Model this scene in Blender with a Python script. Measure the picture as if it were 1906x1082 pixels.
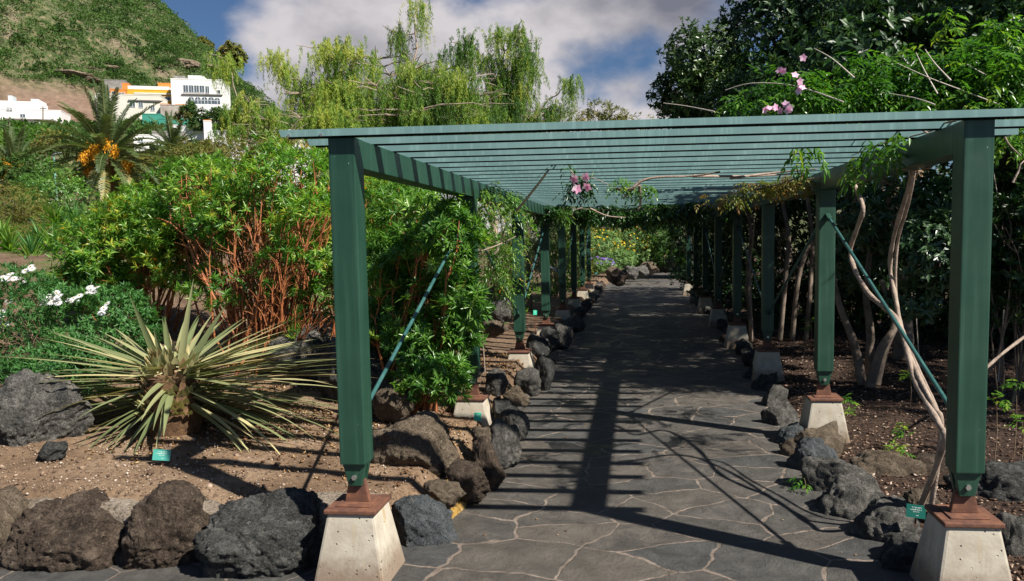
import bpy, bmesh, math, random
import numpy as np
from mathutils import Vector, Matrix, noise
random.seed(7)
rng = np.random.default_rng(7)
S = bpy.context.scene
COL = S.collection
for o in list(bpy.data.objects):
    bpy.data.objects.remove(o)

# ------------------------------------------------------------------ camera
EYE = 1.7
F_PX, YAW, PIT, ROLL, CX, CY = 1482.0, -.1012, -.0808, .0148, 82.36, 24.87
FW = np.array([math.sin(YAW)*math.cos(PIT), math.cos(YAW)*math.cos(PIT), math.sin(PIT)])
RT = np.array([math.cos(YAW), -math.sin(YAW), 0.0])
UP = np.cross(RT, FW)
cx_ = math.cos(ROLL)*RT - math.sin(ROLL)*UP
cy_ = math.sin(ROLL)*RT + math.cos(ROLL)*UP
cam_d = bpy.data.cameras.new('camera')
cam = bpy.data.objects.new('camera', cam_d)
COL.objects.link(cam)
m = Matrix.Identity(4)
for i in range(3):
    m[i][0] = cx_[i]; m[i][1] = cy_[i]; m[i][2] = -FW[i]
m[2][3] = EYE
cam.matrix_world = m
cam_d.sensor_width = 36.0
cam_d.lens = F_PX/1906*36.0
cam_d.shift_x = -CX/1906
cam_d.shift_y = CY/1906
cam_d.clip_start = .05
cam_d.clip_end = 3000
S.camera = cam

# ------------------------------------------------------------------ sky, sun, exposure
SUN_EL, SUN_AZ = math.radians(45), math.radians(120)      # azimuth clockwise from +Y
W = bpy.data.worlds.new("World"); S.world = W; W.use_nodes = True
nt = W.node_tree; nt.nodes.clear()
def N(nt, t, **k):
    n = nt.nodes.new(t)
    for a, b in k.items(): setattr(n, a, b)
    return n
def Lk(nt, a, b): nt.links.new(a, b)
def math_node(nt, op, a, b=None, clamp=False):
    n = N(nt, 'ShaderNodeMath', operation=op, use_clamp=clamp)
    for i, v in enumerate((a, b)):
        if v is None: continue
        if isinstance(v, (int, float)): n.inputs[i].default_value = v
        else: Lk(nt, v, n.inputs[i])
    return n.outputs[0]
sky = N(nt, 'ShaderNodeTexSky', sky_type='NISHITA', sun_disc=False)
sky.sun_elevation = SUN_EL; sky.sun_rotation = SUN_AZ
sky.air_density = 1.0; sky.dust_density = .3; sky.ozone_density = 3.0
tc = N(nt, 'ShaderNodeTexCoord')
sep = N(nt, 'ShaderNodeSeparateXYZ'); Lk(nt, tc.outputs['Generated'], sep.inputs[0])
zz = math_node(nt, 'ADD', math_node(nt, 'MAXIMUM', sep.outputs[2], 0.0), .16)
cxn = math_node(nt, 'DIVIDE', sep.outputs[0], zz)
cyn = math_node(nt, 'DIVIDE', sep.outputs[1], zz)
cmb = N(nt, 'ShaderNodeCombineXYZ'); Lk(nt, cxn, cmb.inputs[0]); Lk(nt, cyn, cmb.inputs[1])
n1 = N(nt, 'ShaderNodeTexNoise'); n1.inputs['Scale'].default_value = 3.6; n1.inputs['Detail'].default_value = 9
n1.inputs['Roughness'].default_value = .52; n1.inputs['Distortion'].default_value = .1
mp = N(nt, 'ShaderNodeMapping'); mp.inputs['Location'].default_value = (.4, 1.7, .3); mp.inputs['Scale'].default_value = (1, 1, 1.5)
Lk(nt, tc.outputs['Generated'], mp.inputs[0]); Lk(nt, mp.outputs[0], n1.inputs['Vector'])
# the bank of cloud lies towards the north: two gaps of blue beside it
az = math_node(nt, 'DIVIDE', sep.outputs[0], math_node(nt, 'MAXIMUM', sep.outputs[1], .05))
g1 = math_node(nt, 'SUBTRACT', az, -.215)
g1 = math_node(nt, 'ABSOLUTE', g1)
bias = math_node(nt, 'MULTIPLY', math_node(nt, 'SUBTRACT', .285, g1), 1.3)
bias = math_node(nt, 'MINIMUM', bias, .16)
bias = math_node(nt, 'MAXIMUM', bias, -.16)
cov = math_node(nt, 'ADD', n1.outputs['Fac'], bias)
mr = N(nt, 'ShaderNodeMapRange'); mr.interpolation_type = 'SMOOTHSTEP'
mr.inputs['From Min'].default_value = .45; mr.inputs['From Max'].default_value = .58
Lk(nt, cov, mr.inputs['Value'])
n2 = N(nt, 'ShaderNodeTexNoise'); n2.inputs['Scale'].default_value = 4.6; n2.inputs['Detail'].default_value = 7
n2.inputs['Roughness'].default_value = .5
mp2 = N(nt, 'ShaderNodeMapping'); mp2.inputs['Location'].default_value = (-1.35, 5.2, .12); mp2.inputs['Scale'].default_value = (1, 1, 1.7)
Lk(nt, tc.outputs['Generated'], mp2.inputs[0]); Lk(nt, mp2.outputs[0], n2.inputs['Vector'])
cr = N(nt, 'ShaderNodeValToRGB'); cr.color_ramp.elements[0].position = .36; cr.color_ramp.elements[1].position = .56
cr.color_ramp.elements[0].color = (1.05, 1.1, 1.38, 1); cr.color_ramp.elements[1].color = (3.7, 3.5, 3.6, 1)
Lk(nt, n2.outputs['Fac'], cr.inputs[0])
hs = N(nt, 'ShaderNodeMix', data_type='RGBA', blend_type='MULTIPLY'); hs.inputs[0].default_value = 1
Lk(nt, sky.outputs[0], hs.inputs[6]); hs.inputs[7].default_value = (.25, .30, .37, 1)
mx = N(nt, 'ShaderNodeMix', data_type='RGBA')
Lk(nt, mr.outputs[0], mx.inputs[0]); Lk(nt, hs.outputs[2], mx.inputs[6]); Lk(nt, cr.outputs[0], mx.inputs[7])
bg = N(nt, 'ShaderNodeBackground'); bg.inputs[1].default_value = .108
Lk(nt, mx.outputs[2], bg.inputs[0])
wo = N(nt, 'ShaderNodeOutputWorld'); Lk(nt, bg.outputs[0], wo.inputs[0])

sd = bpy.data.lights.new('sun', 'SUN'); sd.energy = 5.0; sd.angle = math.radians(.75); sd.color = (1, .95, .86)
so = bpy.data.objects.new('sun', sd); COL.objects.link(so)
sv = Vector((math.sin(SUN_AZ)*math.cos(SUN_EL), math.cos(SUN_AZ)*math.cos(SUN_EL), math.sin(SUN_EL)))
so.rotation_euler = sv.to_track_quat('Z', 'Y').to_euler(); so.location = sv*30
S.view_settings.view_transform = 'Standard'; S.view_settings.look = 'None'
S.view_settings.exposure = .74; S.view_settings.gamma = 1
S.render.engine = 'CYCLES'

# ------------------------------------------------------------------ where things stand (photo measurements turned into metres)
def ray(px, py):
    a = px-953-CX; b = py-541-CY
    c, s = math.cos(ROLL), math.sin(ROLL)
    return (a*c-b*s)/F_PX*RT - (a*s+b*c)/F_PX*UP + FW
def atz(px, py, z=0.0):
    d = ray(px, py); t = (z-EYE)/d[2]; return Vector((d[0]*t, d[1]*t, z))
def aty(px, py, Y):
    d = ray(px, py); t = Y/d[1]; return Vector((d[0]*t, Y, EYE+d[2]*t))
def atx(px, py, X):
    d = ray(px, py); t = X/d[0]; return Vector((X, d[1]*t, EYE+d[2]*t))

# ------------------------------------------------------------------ object helpers
def tag(o, label=None, cat=None, group=None, kind=None):
    if label: o['label'] = label
    if cat: o['category'] = cat
    if group: o['group'] = group
    if kind: o['kind'] = kind
    return o
def empty(name, loc, label, cat, group=None, rz=0):
    o = bpy.data.objects.new(name, None); COL.objects.link(o); o.location = loc; o.rotation_euler = (0, 0, rz)
    o.empty_display_size = .1
    return tag(o, label, cat, group)
def setpar(o, parent):
    if parent is not None: o.parent = parent
    return o
def link(name, me, mats, parent=None, smooth=False):
    for mt in (mats if isinstance(mats, (list, tuple)) else [mats]): me.materials.append(mt)
    if smooth: me.shade_smooth()
    o = bpy.data.objects.new(name, me); COL.objects.link(o)
    if parent is not None:
        o.parent = parent
        o.matrix_parent_inverse = Matrix.Translation(-Vector(parent.location)) if parent.type == 'EMPTY' and parent.get('_w') else Matrix.Identity(4)
    return o
def npmesh(name, V, faces, nper, attr=None, midx=None):
    """V (n,3); faces (m,nper) ints"""
    me = bpy.data.meshes.new(name)
    V = np.asarray(V, dtype=np.float32); faces = np.asarray(faces, dtype=np.int32)
    me.vertices.add(len(V)); me.vertices.foreach_set('co', V.ravel())
    me.loops.add(faces.size); me.loops.foreach_set('vertex_index', faces.ravel())
    me.polygons.add(len(faces)); me.polygons.foreach_set('loop_start', np.arange(0, faces.size, nper, dtype=np.int32))
    if midx is not None: me.polygons.foreach_set('material_index', np.asarray(midx, dtype=np.int32))
    me.update(calc_edges=True)
    if attr:
        for k, a in attr.items():
            at = me.attributes.new(k, 'FLOAT', 'POINT'); at.data.foreach_set('value', np.asarray(a, dtype=np.float32))
    return me
class MB:
    """collects polygons, then links them as ONE mesh"""
    def __init__(s): s.v = []; s.f = []; s.m = []; s.sm = []
    def add(s, vs, fs, m=0, sm=False):
        b = len(s.v); s.v += [tuple(v) for v in vs]; s.f += [tuple(i+b for i in f) for f in fs]
        s.m += [m]*len(fs); s.sm += [sm]*len(fs)
    def hexa(s, bot, top, m=0):
        s.add(list(bot)+list(top), [(3, 2, 1, 0), (4, 5, 6, 7), (0, 1, 5, 4), (1, 2, 6, 5), (2, 3, 7, 6), (3, 0, 4, 7)], m)
    def box(s, x0, x1, y0, y1, z0, z1, m=0):
        s.hexa([(x0, y0, z0), (x1, y0, z0), (x1, y1, z0), (x0, y1, z0)], [(x0, y0, z1), (x1, y0, z1), (x1, y1, z1), (x0, y1, z1)], m)
    def obox(s, c, ax, ay, az, hx, hy, hz, m=0):
        c = Vector(c); ax, ay, az = Vector(ax), Vector(ay), Vector(az)
        q = [(-1, -1), (1, -1), (1, 1), (-1, 1)]
        s.hexa([c+ax*hx*i+ay*hy*j-az*hz for i, j in q], [c+ax*hx*i+ay*hy*j+az*hz for i, j in q], m)
    def frus(s, cx, cy, z0, z1, hx0, hy0, hx1, hy1, m=0):
        q = [(-1, -1), (1, -1), (1, 1), (-1, 1)]
        s.hexa([(cx+i*hx0, cy+j*hy0, z0) for i, j in q], [(cx+i*hx1, cy+j*hy1, z1) for i, j in q], m)
    def cyl(s, p0, p1, r0, r1=None, n=12, m=0, cap=True):
        s.tube([p0, p1], [r0, r1 if r1 is not None else r0], n, m, cap)
    def tube(s, P, R, n=6, m=0, cap=True):
        P = [Vector(p) for p in P]; b = len(s.v)
        d0 = (P[1]-P[0]).normalized()
        up = Vector((0, 0, 1)) if abs(d0.z) < .9 else Vector((1, 0, 0))
        u = d0.cross(up).normalized(); vs = []
        for i, p in enumerate(P):
            d = (P[min(i+1, len(P)-1)]-P[max(i-1, 0)]).normalized()
            u = (u-d*u.dot(d)).normalized(); w = d.cross(u)
            for k in range(n):
                a = 2*math.pi*k/n
                vs.append(p+(u*math.cos(a)+w*math.sin(a))*R[i])
        fs = []
        for i in range(len(P)-1):
            for k in range(n):
                k2 = (k+1) % n
                fs.append((i*n+k, i*n+k2, (i+1)*n+k2, (i+1)*n+k))
        s.add(vs, fs, m, True)
        if cap:
            s.add([vs[k] for k in range(n)], [tuple(range(n))[::-1]], m)
            s.add([vs[(len(P)-1)*n+k] for k in range(n)], [tuple(range(n))], m)
    def build(s, name, mats, parent=None, bevel=0, seg=2):
        me = bpy.data.meshes.new(name); me.from_pydata(s.v, [], s.f)
        me.polygons.foreach_set('material_index', s.m); me.polygons.foreach_set('use_smooth', s.sm)
        me.update()
        o = link(name, me, mats, parent)
        if bevel:
            bm = bmesh.new(); bm.from_mesh(me)
            bmesh.ops.remove_doubles(bm, verts=bm.verts, dist=1e-5)
            es = [e for e in bm.edges if len(e.link_faces) == 2 and e.calc_face_angle(0) > .4]
            bmesh.ops.bevel(bm, geom=es, offset=bevel, segments=seg, affect='EDGES', profile=.6, clamp_overlap=True)
            bm.to_mesh(me); bm.free()
            for p in me.polygons: p.use_smooth = False
        return o
def copy_tree(o, parent=None):
    c = o.copy(); COL.objects.link(c)
    if parent is not None: c.parent = parent
    for ch in list(o.children): copy_tree(ch, c)
    return c

# ------------------------------------------------------------------ materials
def mat(name):
    mt = bpy.data.materials.new(name); mt.use_nodes = True
    t = mt.node_tree; b = t.nodes['Principled BSDF']
    return mt, t, b
def noise_n(t, scale, detail=4, rough=.55, coord='Object', dist=0, vec=None):
    n = N(t, 'ShaderNodeTexNoise'); n.inputs['Scale'].default_value = scale; n.inputs['Detail'].default_value = detail
    n.inputs['Roughness'].default_value = rough; n.inputs['Distortion'].default_value = dist
    if vec is None:
        c = N(t, 'ShaderNodeTexCoord'); vec = c.outputs[coord]
    Lk(t, vec, n.inputs['Vector'])
    return n
def ramp(t, src, stops):
    r = N(t, 'ShaderNodeValToRGB'); e = r.color_ramp.elements
    while len(e) < len(stops): e.new(.5)
    for i, (p, c) in enumerate(stops):
        e[i].position = p; e[i].color = (*c, 1) if len(c) == 3 else c
    Lk(t, src, r.inputs[0]); return r.outputs[0]
def mixc(t, fac, a, b, bt='MIX'):
    n = N(t, 'ShaderNodeMix', data_type='RGBA', blend_type=bt)
    if isinstance(fac, (int, float)): n.inputs[0].default_value = fac
    else: Lk(t, fac, n.inputs[0])
    for i, v in ((6, a), (7, b)):
        if isinstance(v, tuple): n.inputs[i].default_value = (*v, 1) if len(v) == 3 else v
        else: Lk(t, v, n.inputs[i])
    return n.outputs[2]
def bump(t, b, src, strength, dist=.01, prev=None):
    n = N(t, 'ShaderNodeBump'); n.inputs['Strength'].default_value = strength; n.inputs['Distance'].default_value = dist
    Lk(t, src, n.inputs['Height'])
    if prev is not None: Lk(t, prev, n.inputs['Normal'])
    if b is not None: Lk(t, n.outputs[0], b.inputs['Normal'])
    return n.outputs[0]
def maprange(t, src, a, b, c=0.0, d=1.0, smooth=True):
    n = N(t, 'ShaderNodeMapRange')
    if smooth: n.interpolation_type = 'SMOOTHSTEP'
    for k, v in zip(('From Min', 'From Max', 'To Min', 'To Max'), (a, b, c, d)): n.inputs[k].default_value = v
    Lk(t, src, n.inputs['Value']); return n.outputs[0]
def paint(name, c1, c2, rough=.42, wear=(.3, .33, .28)):
    mt, t, b = mat(name)
    n = noise_n(t, 3, 6); c = ramp(t, n.outputs[0], [(.3, c1), (.7, c2)])
    sp = noise_n(t, 70, 2); f = maprange(t, sp.outputs[0], .76, .80)
    st = noise_n(t, 1, 5, vec=None)
    mpn = N(t, 'ShaderNodeMapping'); mpn.inputs['Scale'].default_value = (30, 30, 1.2)
    cc = N(t, 'ShaderNodeTexCoord'); Lk(t, cc.outputs['Object'], mpn.inputs[0]); Lk(t, mpn.outputs[0], st.inputs['Vector'])
    fs = maprange(t, st.outputs[0], .45, .8, 0, .36)
    c = mixc(t, fs, c, tuple(min(1, x*1.9+.02) for x in c2))
    c = mixc(t, f, c, wear); Lk(t, c, b.inputs['Base Color'])
    Lk(t, maprange(t, n.outputs[0], .2, .8, rough-.08, rough+.15), b.inputs['Roughness'])
    bump(t, b, noise_n(t, 25, 3).outputs[0], .08, .004)
    return mt
M = {}
M['green'] = paint('green_paint', (.012, .048, .030), (.020, .066, .041), .38)
M['slat'] = paint('slat_paint', (.15, .262, .252), (.19, .315, .30), .34)
def rustm():
    mt, t, b = mat('rusty_steel')
    n = noise_n(t, 14, 8, .65); c = ramp(t, n.outputs[0], [(.28, (.05, .024, .02)), (.5, (.13, .055, .034)), (.75, (.27, .115, .055))])
    Lk(t, c, b.inputs['Base Color']); b.inputs['Roughness'].default_value = .75
    bump(t, b, noise_n(t, 90, 5).outputs[0], .35, .004); return mt
M['rust'] = rustm()
def concretem():
    mt, t, b = mat('concrete')
    n = noise_n(t, 5, 8, .6); c = ramp(t, n.outputs[0], [(.3, (.36, .31, .24)), (.55, (.50, .455, .37)), (.8, (.60, .56, .48))])
    mpn = N(t, 'ShaderNodeMapping'); mpn.inputs['Scale'].default_value = (14, 14, 1.6)
    cc = N(t, 'ShaderNodeTexCoord'); Lk(t, cc.outputs['Object'], mpn.inputs[0])
    s = noise_n(t, 1, 4, vec=mpn.outputs[0]); f = maprange(t, s.outputs[0], .56, .74, 0, .7)
    c = mixc(t, f, c, (.46, .31, .13))
    s2 = noise_n(t, 1.3, 5, vec=mpn.outputs[0]); c = mixc(t, maprange(t, s2.outputs[0], .55, .8, 0, .5), c, (.25, .20, .15))
    v = N(t, 'ShaderNodeTexVoronoi'); v.inputs['Scale'].default_value = 34; Lk(t, cc.outputs['Object'], v.inputs['Vector'])
    gate = noise_n(t, 9, 2); pit = maprange(t, v.outputs['Distance'], .10, .20)
    g = maprange(t, gate.outputs[0], .5, .56, 1, 0); pit2 = math_node(t, 'MAXIMUM', pit, g)
    c = mixc(t, math_node(t, 'SUBTRACT', 1.0, pit2), c, (.06, .05, .04))
    sz_ = N(t, 'ShaderNodeSeparateXYZ'); Lk(t, cc.outputs['Object'], sz_.inputs[0])
    sp_ = math_node(t, 'ADD', sz_.outputs[2], math_node(t, 'MULTIPLY', noise_n(t, 12, 6, .7).outputs[0], -.22)); c = mixc(t, maprange(t, sp_, -.06, .10, .8, 0), c, (.17, .11, .07))
    c = mixc(t, maprange(t, noise_n(t, 3, 8, .7, dist=.5).outputs[0], .55, .68, 0, .45), c, (.28, .24, .18))
    Lk(t, c, b.inputs['Base Color']); b.inputs['Roughness'].default_value = .9
    p = bump(t, None, pit2, .8, .006); bump(t, b, noise_n(t, 60, 6).outputs[0], .25, .006, p)
    return mt
M['concrete'] = concretem()
def metalm():
    mt, t, b = mat('zinc_bolt'); b.inputs['Metallic'].default_value = .9; b.inputs['Base Color'].default_value = (.6, .57, .52, 1)
    b.inputs['Roughness'].default_value = .38; return mt
M['zinc'] = metalm()
def rockm(name, dark, mid, light, crust, scale=1.0, crustamt=.64):
    mt, t, b = mat(name)
    oi = N(t, 'ShaderNodeObjectInfo'); cc = N(t, 'ShaderNodeTexCoord')
    off = N(t, 'ShaderNodeVectorMath', operation='ADD'); Lk(t, cc.outputs['Object'], off.inputs[0])
    sc = N(t, 'ShaderNodeVectorMath', operation='SCALE'); sc.inputs[0].default_value = (37, 21, 13); Lk(t, oi.outputs['Random'], sc.inputs['Scale'])
    Lk(t, sc.outputs[0], off.inputs[1]); v = off.outputs[0]
    n = noise_n(t, 3.2*scale, 10, .68, vec=v, dist=.4)
    c = ramp(t, n.outputs[0], [(.28, dark), (.5, mid), (.72, light)])
    n2 = noise_n(t, 1.6*scale, 6, .6, vec=v)
    c = mixc(t, maprange(t, n2.outputs[0], crustamt, crustamt+.12, 0, .85), c, crust)
    n3 = noise_n(t, 34*scale, 6, .7, vec=v)
    c = mixc(t, maprange(t, n3.outputs[0], .38, .5, .75, 0), c, tuple(x*.25 for x in dark))
    c = mixc(t, maprange(t, n3.outputs[0], .56, .68, 0, .8), c, light)
    n4 = noise_n(t, 9*scale, 8, .75, vec=v, dist=.6); c = mixc(t, maprange(t, n4.outputs[0], .58, .66, 0, .75), c, crust); c = mixc(t, maprange(t, n4.outputs[0], .34, .44, .7, 0), c, dark)
    Lk(t, c, b.inputs['Base Color']); b.inputs['Roughness'].default_value = .92; b.inputs['Specular IOR Level'].default_value = .3
    p = bump(t, None, n.outputs[0], 1.0, .09/scale)
    w = N(t, 'ShaderNodeTexVoronoi'); w.inputs['Scale'].default_value = 22*scale; Lk(t, v, w.inputs['Vector'])
    p = bump(t, None, w.outputs['Distance'], .35, .014/scale, p)
    bump(t, b, n3.outputs[0], 1.0, .022/scale, p)
    return mt
M['rock_brown'] = rockm('lava_rock_brown', (.030, .020, .014), (.095, .067, .048), (.23, .175, .13), (.34, .27, .20))
M['rock_grey'] = rockm('lava_rock_grey', (.035, .034, .032), (.13, .125, .112), (.33, .305, .27), (.44, .40, .34))
M['rock_black'] = rockm('basalt_black', (.02, .02, .019), (.070, .071, .067), (.22, .215, .195), (.26, .24, .21), 1, .68)
M['rock_blue'] = rockm('basalt_bluish', (.06, .068, .072), (.12, .135, .142), (.19, .205, .21), (.28, .24, .2), .7, .7)
M['rock_tan'] = rockm('tan_rock', (.09, .065, .045), (.19, .145, .10), (.33, .26, .19), (.42, .36, .28))
M['mortar'] = rockm('mortar', (.16, .125, .09), (.29, .235, .18), (.42, .355, .29), (.48, .42, .35), 1.6)
M['ochre'] = rockm('ochre_mortar', (.30, .17, .04), (.50, .30, .07), (.62, .42, .15), (.6, .5, .35), 1.2, .75)

def leafm(name, stops, trans=.35, rough=.42, spec=.5, coat=0.0):
    mt, t, b = mat(name)
    a = N(t, 'ShaderNodeAttribute'); a.attribute_name = 'rnd'
    c = ramp(t, a.outputs['Fac'], stops)
    Lk(t, c, b.inputs['Base Color']); b.inputs['Roughness'].default_value = rough
    b.inputs['Specular IOR Level'].default_value = spec
    tr = N(t, 'ShaderNodeBsdfTranslucent')
    hc = N(t, 'ShaderNodeMix', data_type='RGBA', blend_type='MULTIPLY'); hc.inputs[0].default_value = 1
    Lk(t, c, hc.inputs[6]); hc.inputs[7].default_value = (1, 1, 1, 1) if 'petal' in name else (1.35, 1.5, .6, 1); Lk(t, hc.outputs[2], tr.inputs[0])
    ms = N(t, 'ShaderNodeMixShader'); ms.inputs[0].default_value = trans
    Lk(t, b.outputs[0], ms.inputs[1]); Lk(t, tr.outputs[0], ms.inputs[2])
    Lk(t, ms.outputs[0], t.nodes['Material Output'].inputs[0])
    return mt
def plain(name, c, rough=.7, c2=None, scale=8, bumpy=.2, metal=0):
    mt, t, b = mat(name)
    n = noise_n(t, scale, 6, .6); k = ramp(t, n.outputs[0], [(.3, c), (.7, c2 or tuple(min(1, x*1.25) for x in c))])
    Lk(t, k, b.inputs['Base Color']); b.inputs['Roughness'].default_value = rough; b.inputs['Metallic'].default_value = metal
    if bumpy: bump(t, b, noise_n(t, scale*5, 4).outputs[0], bumpy, .01)
    return mt
# ------------------------------------------------------------------ terrain
def sstep(a, b, x):
    t = np.clip((np.asarray(x, float)-a)/(b-a), 0, 1); return t*t*(3-2*t)
def vnoise(x, y, seed=0):
    """cheap value noise, vectorised"""
    xi = np.floor(x).astype(np.int64); yi = np.floor(y).astype(np.int64); xf = x-xi; yf = y-yi
    u = xf*xf*(3-2*xf); v = yf*yf*(3-2*yf)
    def h(a, b):
        n = (a*374761393+b*668265263+seed*1442695041) & 0x7fffffff
        n = ((n ^ (n >> 13))*1274126177) & 0x7fffffff
        return ((n ^ (n >> 16)) & 0xffff)/65535.0
    return (h(xi, yi)*(1-u)+h(xi+1, yi)*u)*(1-v)+(h(xi, yi+1)*(1-u)+h(xi+1, yi+1)*u)*v
def fbm(x, y, o=5, seed=0):
    r = 0; a = .5; t = 0
    for i in range(o):
        r = r+a*vnoise(x*2**i+i*7.3, y*2**i-i*3.1, seed+i); t += a; a *= .5
    return r/t
APEX = (450*math.sin(math.radians(-44.4)), 450*math.cos(math.radians(-44.4)))
PATH_L = [(-1.20, 3.9), (-1.14, 4.4), (-1.06, 5.4), (-1.02, 6.4), (-1.08, 8), (-1.08, 10), (-1.12, 14), (-1.12, 18), (-1.08, 22), (-1.1, 28), (-.7, 33), (0, 36.5), (1.6, 39.5), (4, 41.5), (9, 43.5)]
PATH_R = [(1.34, 3.9), (1.2, 4.5), (1.18, 5.2), (1.22, 6), (1.3, 7.5), (1.4, 10), (1.47, 14), (1.45, 18), (1.5, 22), (1.7, 28), (2.3, 32), (3.6, 35), (6, 37), (9, 38)]
def pl(Y): return np.interp(Y, [p[1] for p in PATH_L], [p[0] for p in PATH_L])
def pr_(Y): return np.interp(Y, [p[1] for p in PATH_R], [p[0] for p in PATH_R])
def H(X, Y):
    X = np.asarray(X, float); Y = np.asarray(Y, float)
    R = np.hypot(X, Y)
    L = pl(np.clip(Y, 3.9, 43)); Rr = pr_(np.clip(Y, 3.9, 38))
    left = 1-sstep(-.34, -.14, X-L)
    right = sstep(.12, .34, X-Rr)*(X > 0)
    front = np.where(X < 0, sstep(4.0, 4.16, Y), sstep(3.78, 4.02, Y))
    s = sstep(.18, .55, -X/np.maximum(R, 1))
    s2 = sstep(.10, .5, -X/np.maximum(Y, 3))
    bed = .20+.06*sstep(5, 8, R)*0
    base = .22+.10*sstep(1.2, 3, -X)+np.interp(R, [0, 6, 8, 12, 16, 30, 50, 100, 150, 190, 230, 250, 400, 900], [0, 0, .25, .8, 1.2, 2.0, 3.4, 9, 14, 21.5, 29.5, 33, 45, 60])*s
    azd = np.degrees(np.arctan2(X, np.maximum(Y, .1)))
    base = base+4.5*np.exp(-((azd+29)/5.0)**2)*sstep(175, 222, R)
    rb = .03+.05*sstep(1.8, 3, X)+.12*sstep(8, 20, R)
    und = (fbm(X*.8, Y*.8, 4, 3)-.5)*.12
    hl = base+und; hr = rb+und*.5
    h = np.where(X < 0, left*front*hl, right*front*hr)
    cone = 186-.80*np.hypot(X-APEX[0], Y-APEX[1])+(fbm(X/40, Y/40, 5, 9)-.5)*34*sstep(150, 260, R)
    cone = cone+(fbm(X/9, Y/9, 4, 19)-.5)*7*sstep(150, 260, R)
    k = 4.0
    big = np.maximum(h, cone)+k*np.exp(-np.abs(h-cone)/k)*.3*(cone > 0)*(R > 120)
    h = np.where(R > 60, big, h)
    far = 8*sstep(60, 200, R)*(X > -20)
    h = h+far
    h = h-.02*(1-np.clip(left*front*(X < 0)+right*front*(X > 0), 0, 1))
    return h
def hz(x, y): return float(H(np.array([x]), np.array([y]))[0])
def spacing(lo, a, b, hi, fine, grow):
    v = list(np.arange(a, b, fine)); s = fine; x = b
    while x < hi: v.append(x); s *= grow; x += s
    v.append(hi); x = a; s = fine
    while True:
        s *= grow; x -= s
        if x < lo: break
        v.insert(0, x)
    v.insert(0, lo); return np.array(v)
def gmat():
    mt, t, b = mat('garden_ground')
    def at(n):
        a = N(t, 'ShaderNodeAttribute'); a.attribute_name = n; return a.outputs['Fac']
    n = noise_n(t, 2.2, 8, .6); f = noise_n(t, 26, 8, .7); g = noise_n(t, 120, 4, .7)
    soil = ramp(t, n.outputs[0], [(.3, (.14, .088, .052)), (.52, (.245, .162, .10)), (.75, (.37, .265, .18))])
    soil = mixc(t, maprange(t, f.outputs[0], .38, .52, .65, 0), soil, (.085, .055, .04))
    soil = mixc(t, maprange(t, g.outputs[0], .60, .70, 0, .7), soil, (.52, .44, .36))
    mul = ramp(t, f.outputs[0], [(.35, (.014, .009, .007)), (.5, (.045, .028, .020)), (.68, (.12, .075, .052))])
    grass = ramp(t, f.outputs[0], [(.3, (.03, .06, .012)), (.6, (.09, .16, .03)), (.8, (.16, .2, .06))])
    hn = noise_n(t, .09, 9, .68); hn2 = noise_n(t, .5, 8, .7)
    hill = ramp(t, hn2.outputs[0], [(.3, (.025, .04, .014)), (.46, (.05, .075, .025)), (.58, (.13, .12, .06)), (.74, (.26, .20, .14))])
    hill = mixc(t, maprange(t, hn.outputs[0], .52, .64, 0, .75), hill, (.20, .155, .11))
    bank = ramp(t, hn2.outputs[0], [(.3, (.12, .075, .055)), (.7, (.24, .16, .115))])
    c = mixc(t, at('mulch'), soil, mul); c = mixc(t, at('grass'), c, grass)
    c = mixc(t, at('hill'), c, hill); c = mixc(t, at('bank'), c, bank)
    Lk(t, c, b.inputs['Base Color']); b.inputs['Roughness'].default_value = .95; b.inputs['Specular IOR Level'].default_value = .2
    p = bump(t, None, f.outputs[0], .8, .03); p = bump(t, None, hn2.outputs[0], .6, 1.0, p) if False else p
    bump(t, b, g.outputs[0], .5, .008, p)
    return mt
M['ground'] = gmat()
xs = spacing(-430, -6.0, 5.0, 160, .075, 1.065); ys = spacing(-6, 3.0, 14.0, 640, .075, 1.055)
GX, GY = np.meshgrid(xs, ys); GZ = H(GX, GY)
GZ = GZ+(fbm(GX*5, GY*5, 3, 5)-.5)*.035*((GX < pl(GY)-.3) | (GX > pr_(GY)+.3))*(GY > 4.1)*(np.hypot(GX, GY) < 40)
nx, ny = len(xs), len(ys)
idx = np.arange(nx*ny).reshape(ny, nx)
fc = np.stack([idx[:-1, :-1], idx[:-1, 1:], idx[1:, 1:], idx[1:, :-1]], -1).reshape(-1, 4)
RR = np.hypot(GX, GY); AZ = np.degrees(np.arctan2(GX, GY))
a_hill = sstep(55, 90, RR)
bank_n = fbm(GX/14, GY/14, 4, 31)
a_bank = sstep(-42, -40.5, AZ)*(1-sstep(-35, -33, AZ))*sstep(236, 242, RR)*(1-sstep(46, 51, GZ+(bank_n-.5)*14))
a_mulch = np.clip((GX > 1.2)*1.0+sstep(6.5, 8, GY)*.35*(GX < 0), 0, 1)*(1-a_hill)
a_grass = sstep(9, 11, GY)*(GX < -2.2)*sstep(.45, .75, fbm(GX*1.3, GY*1.3, 4, 8))*.85*(1-a_hill)
me = npmesh('ground', np.stack([GX, GY, GZ], -1).reshape(-1, 3), fc, 4,
            {'mulch': a_mulch.ravel(), 'grass': a_grass.ravel(), 'hill': a_hill.ravel(), 'bank': a_bank.ravel()})
tag(link('ground', me, M['ground'], smooth=True), kind='structure')

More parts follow.
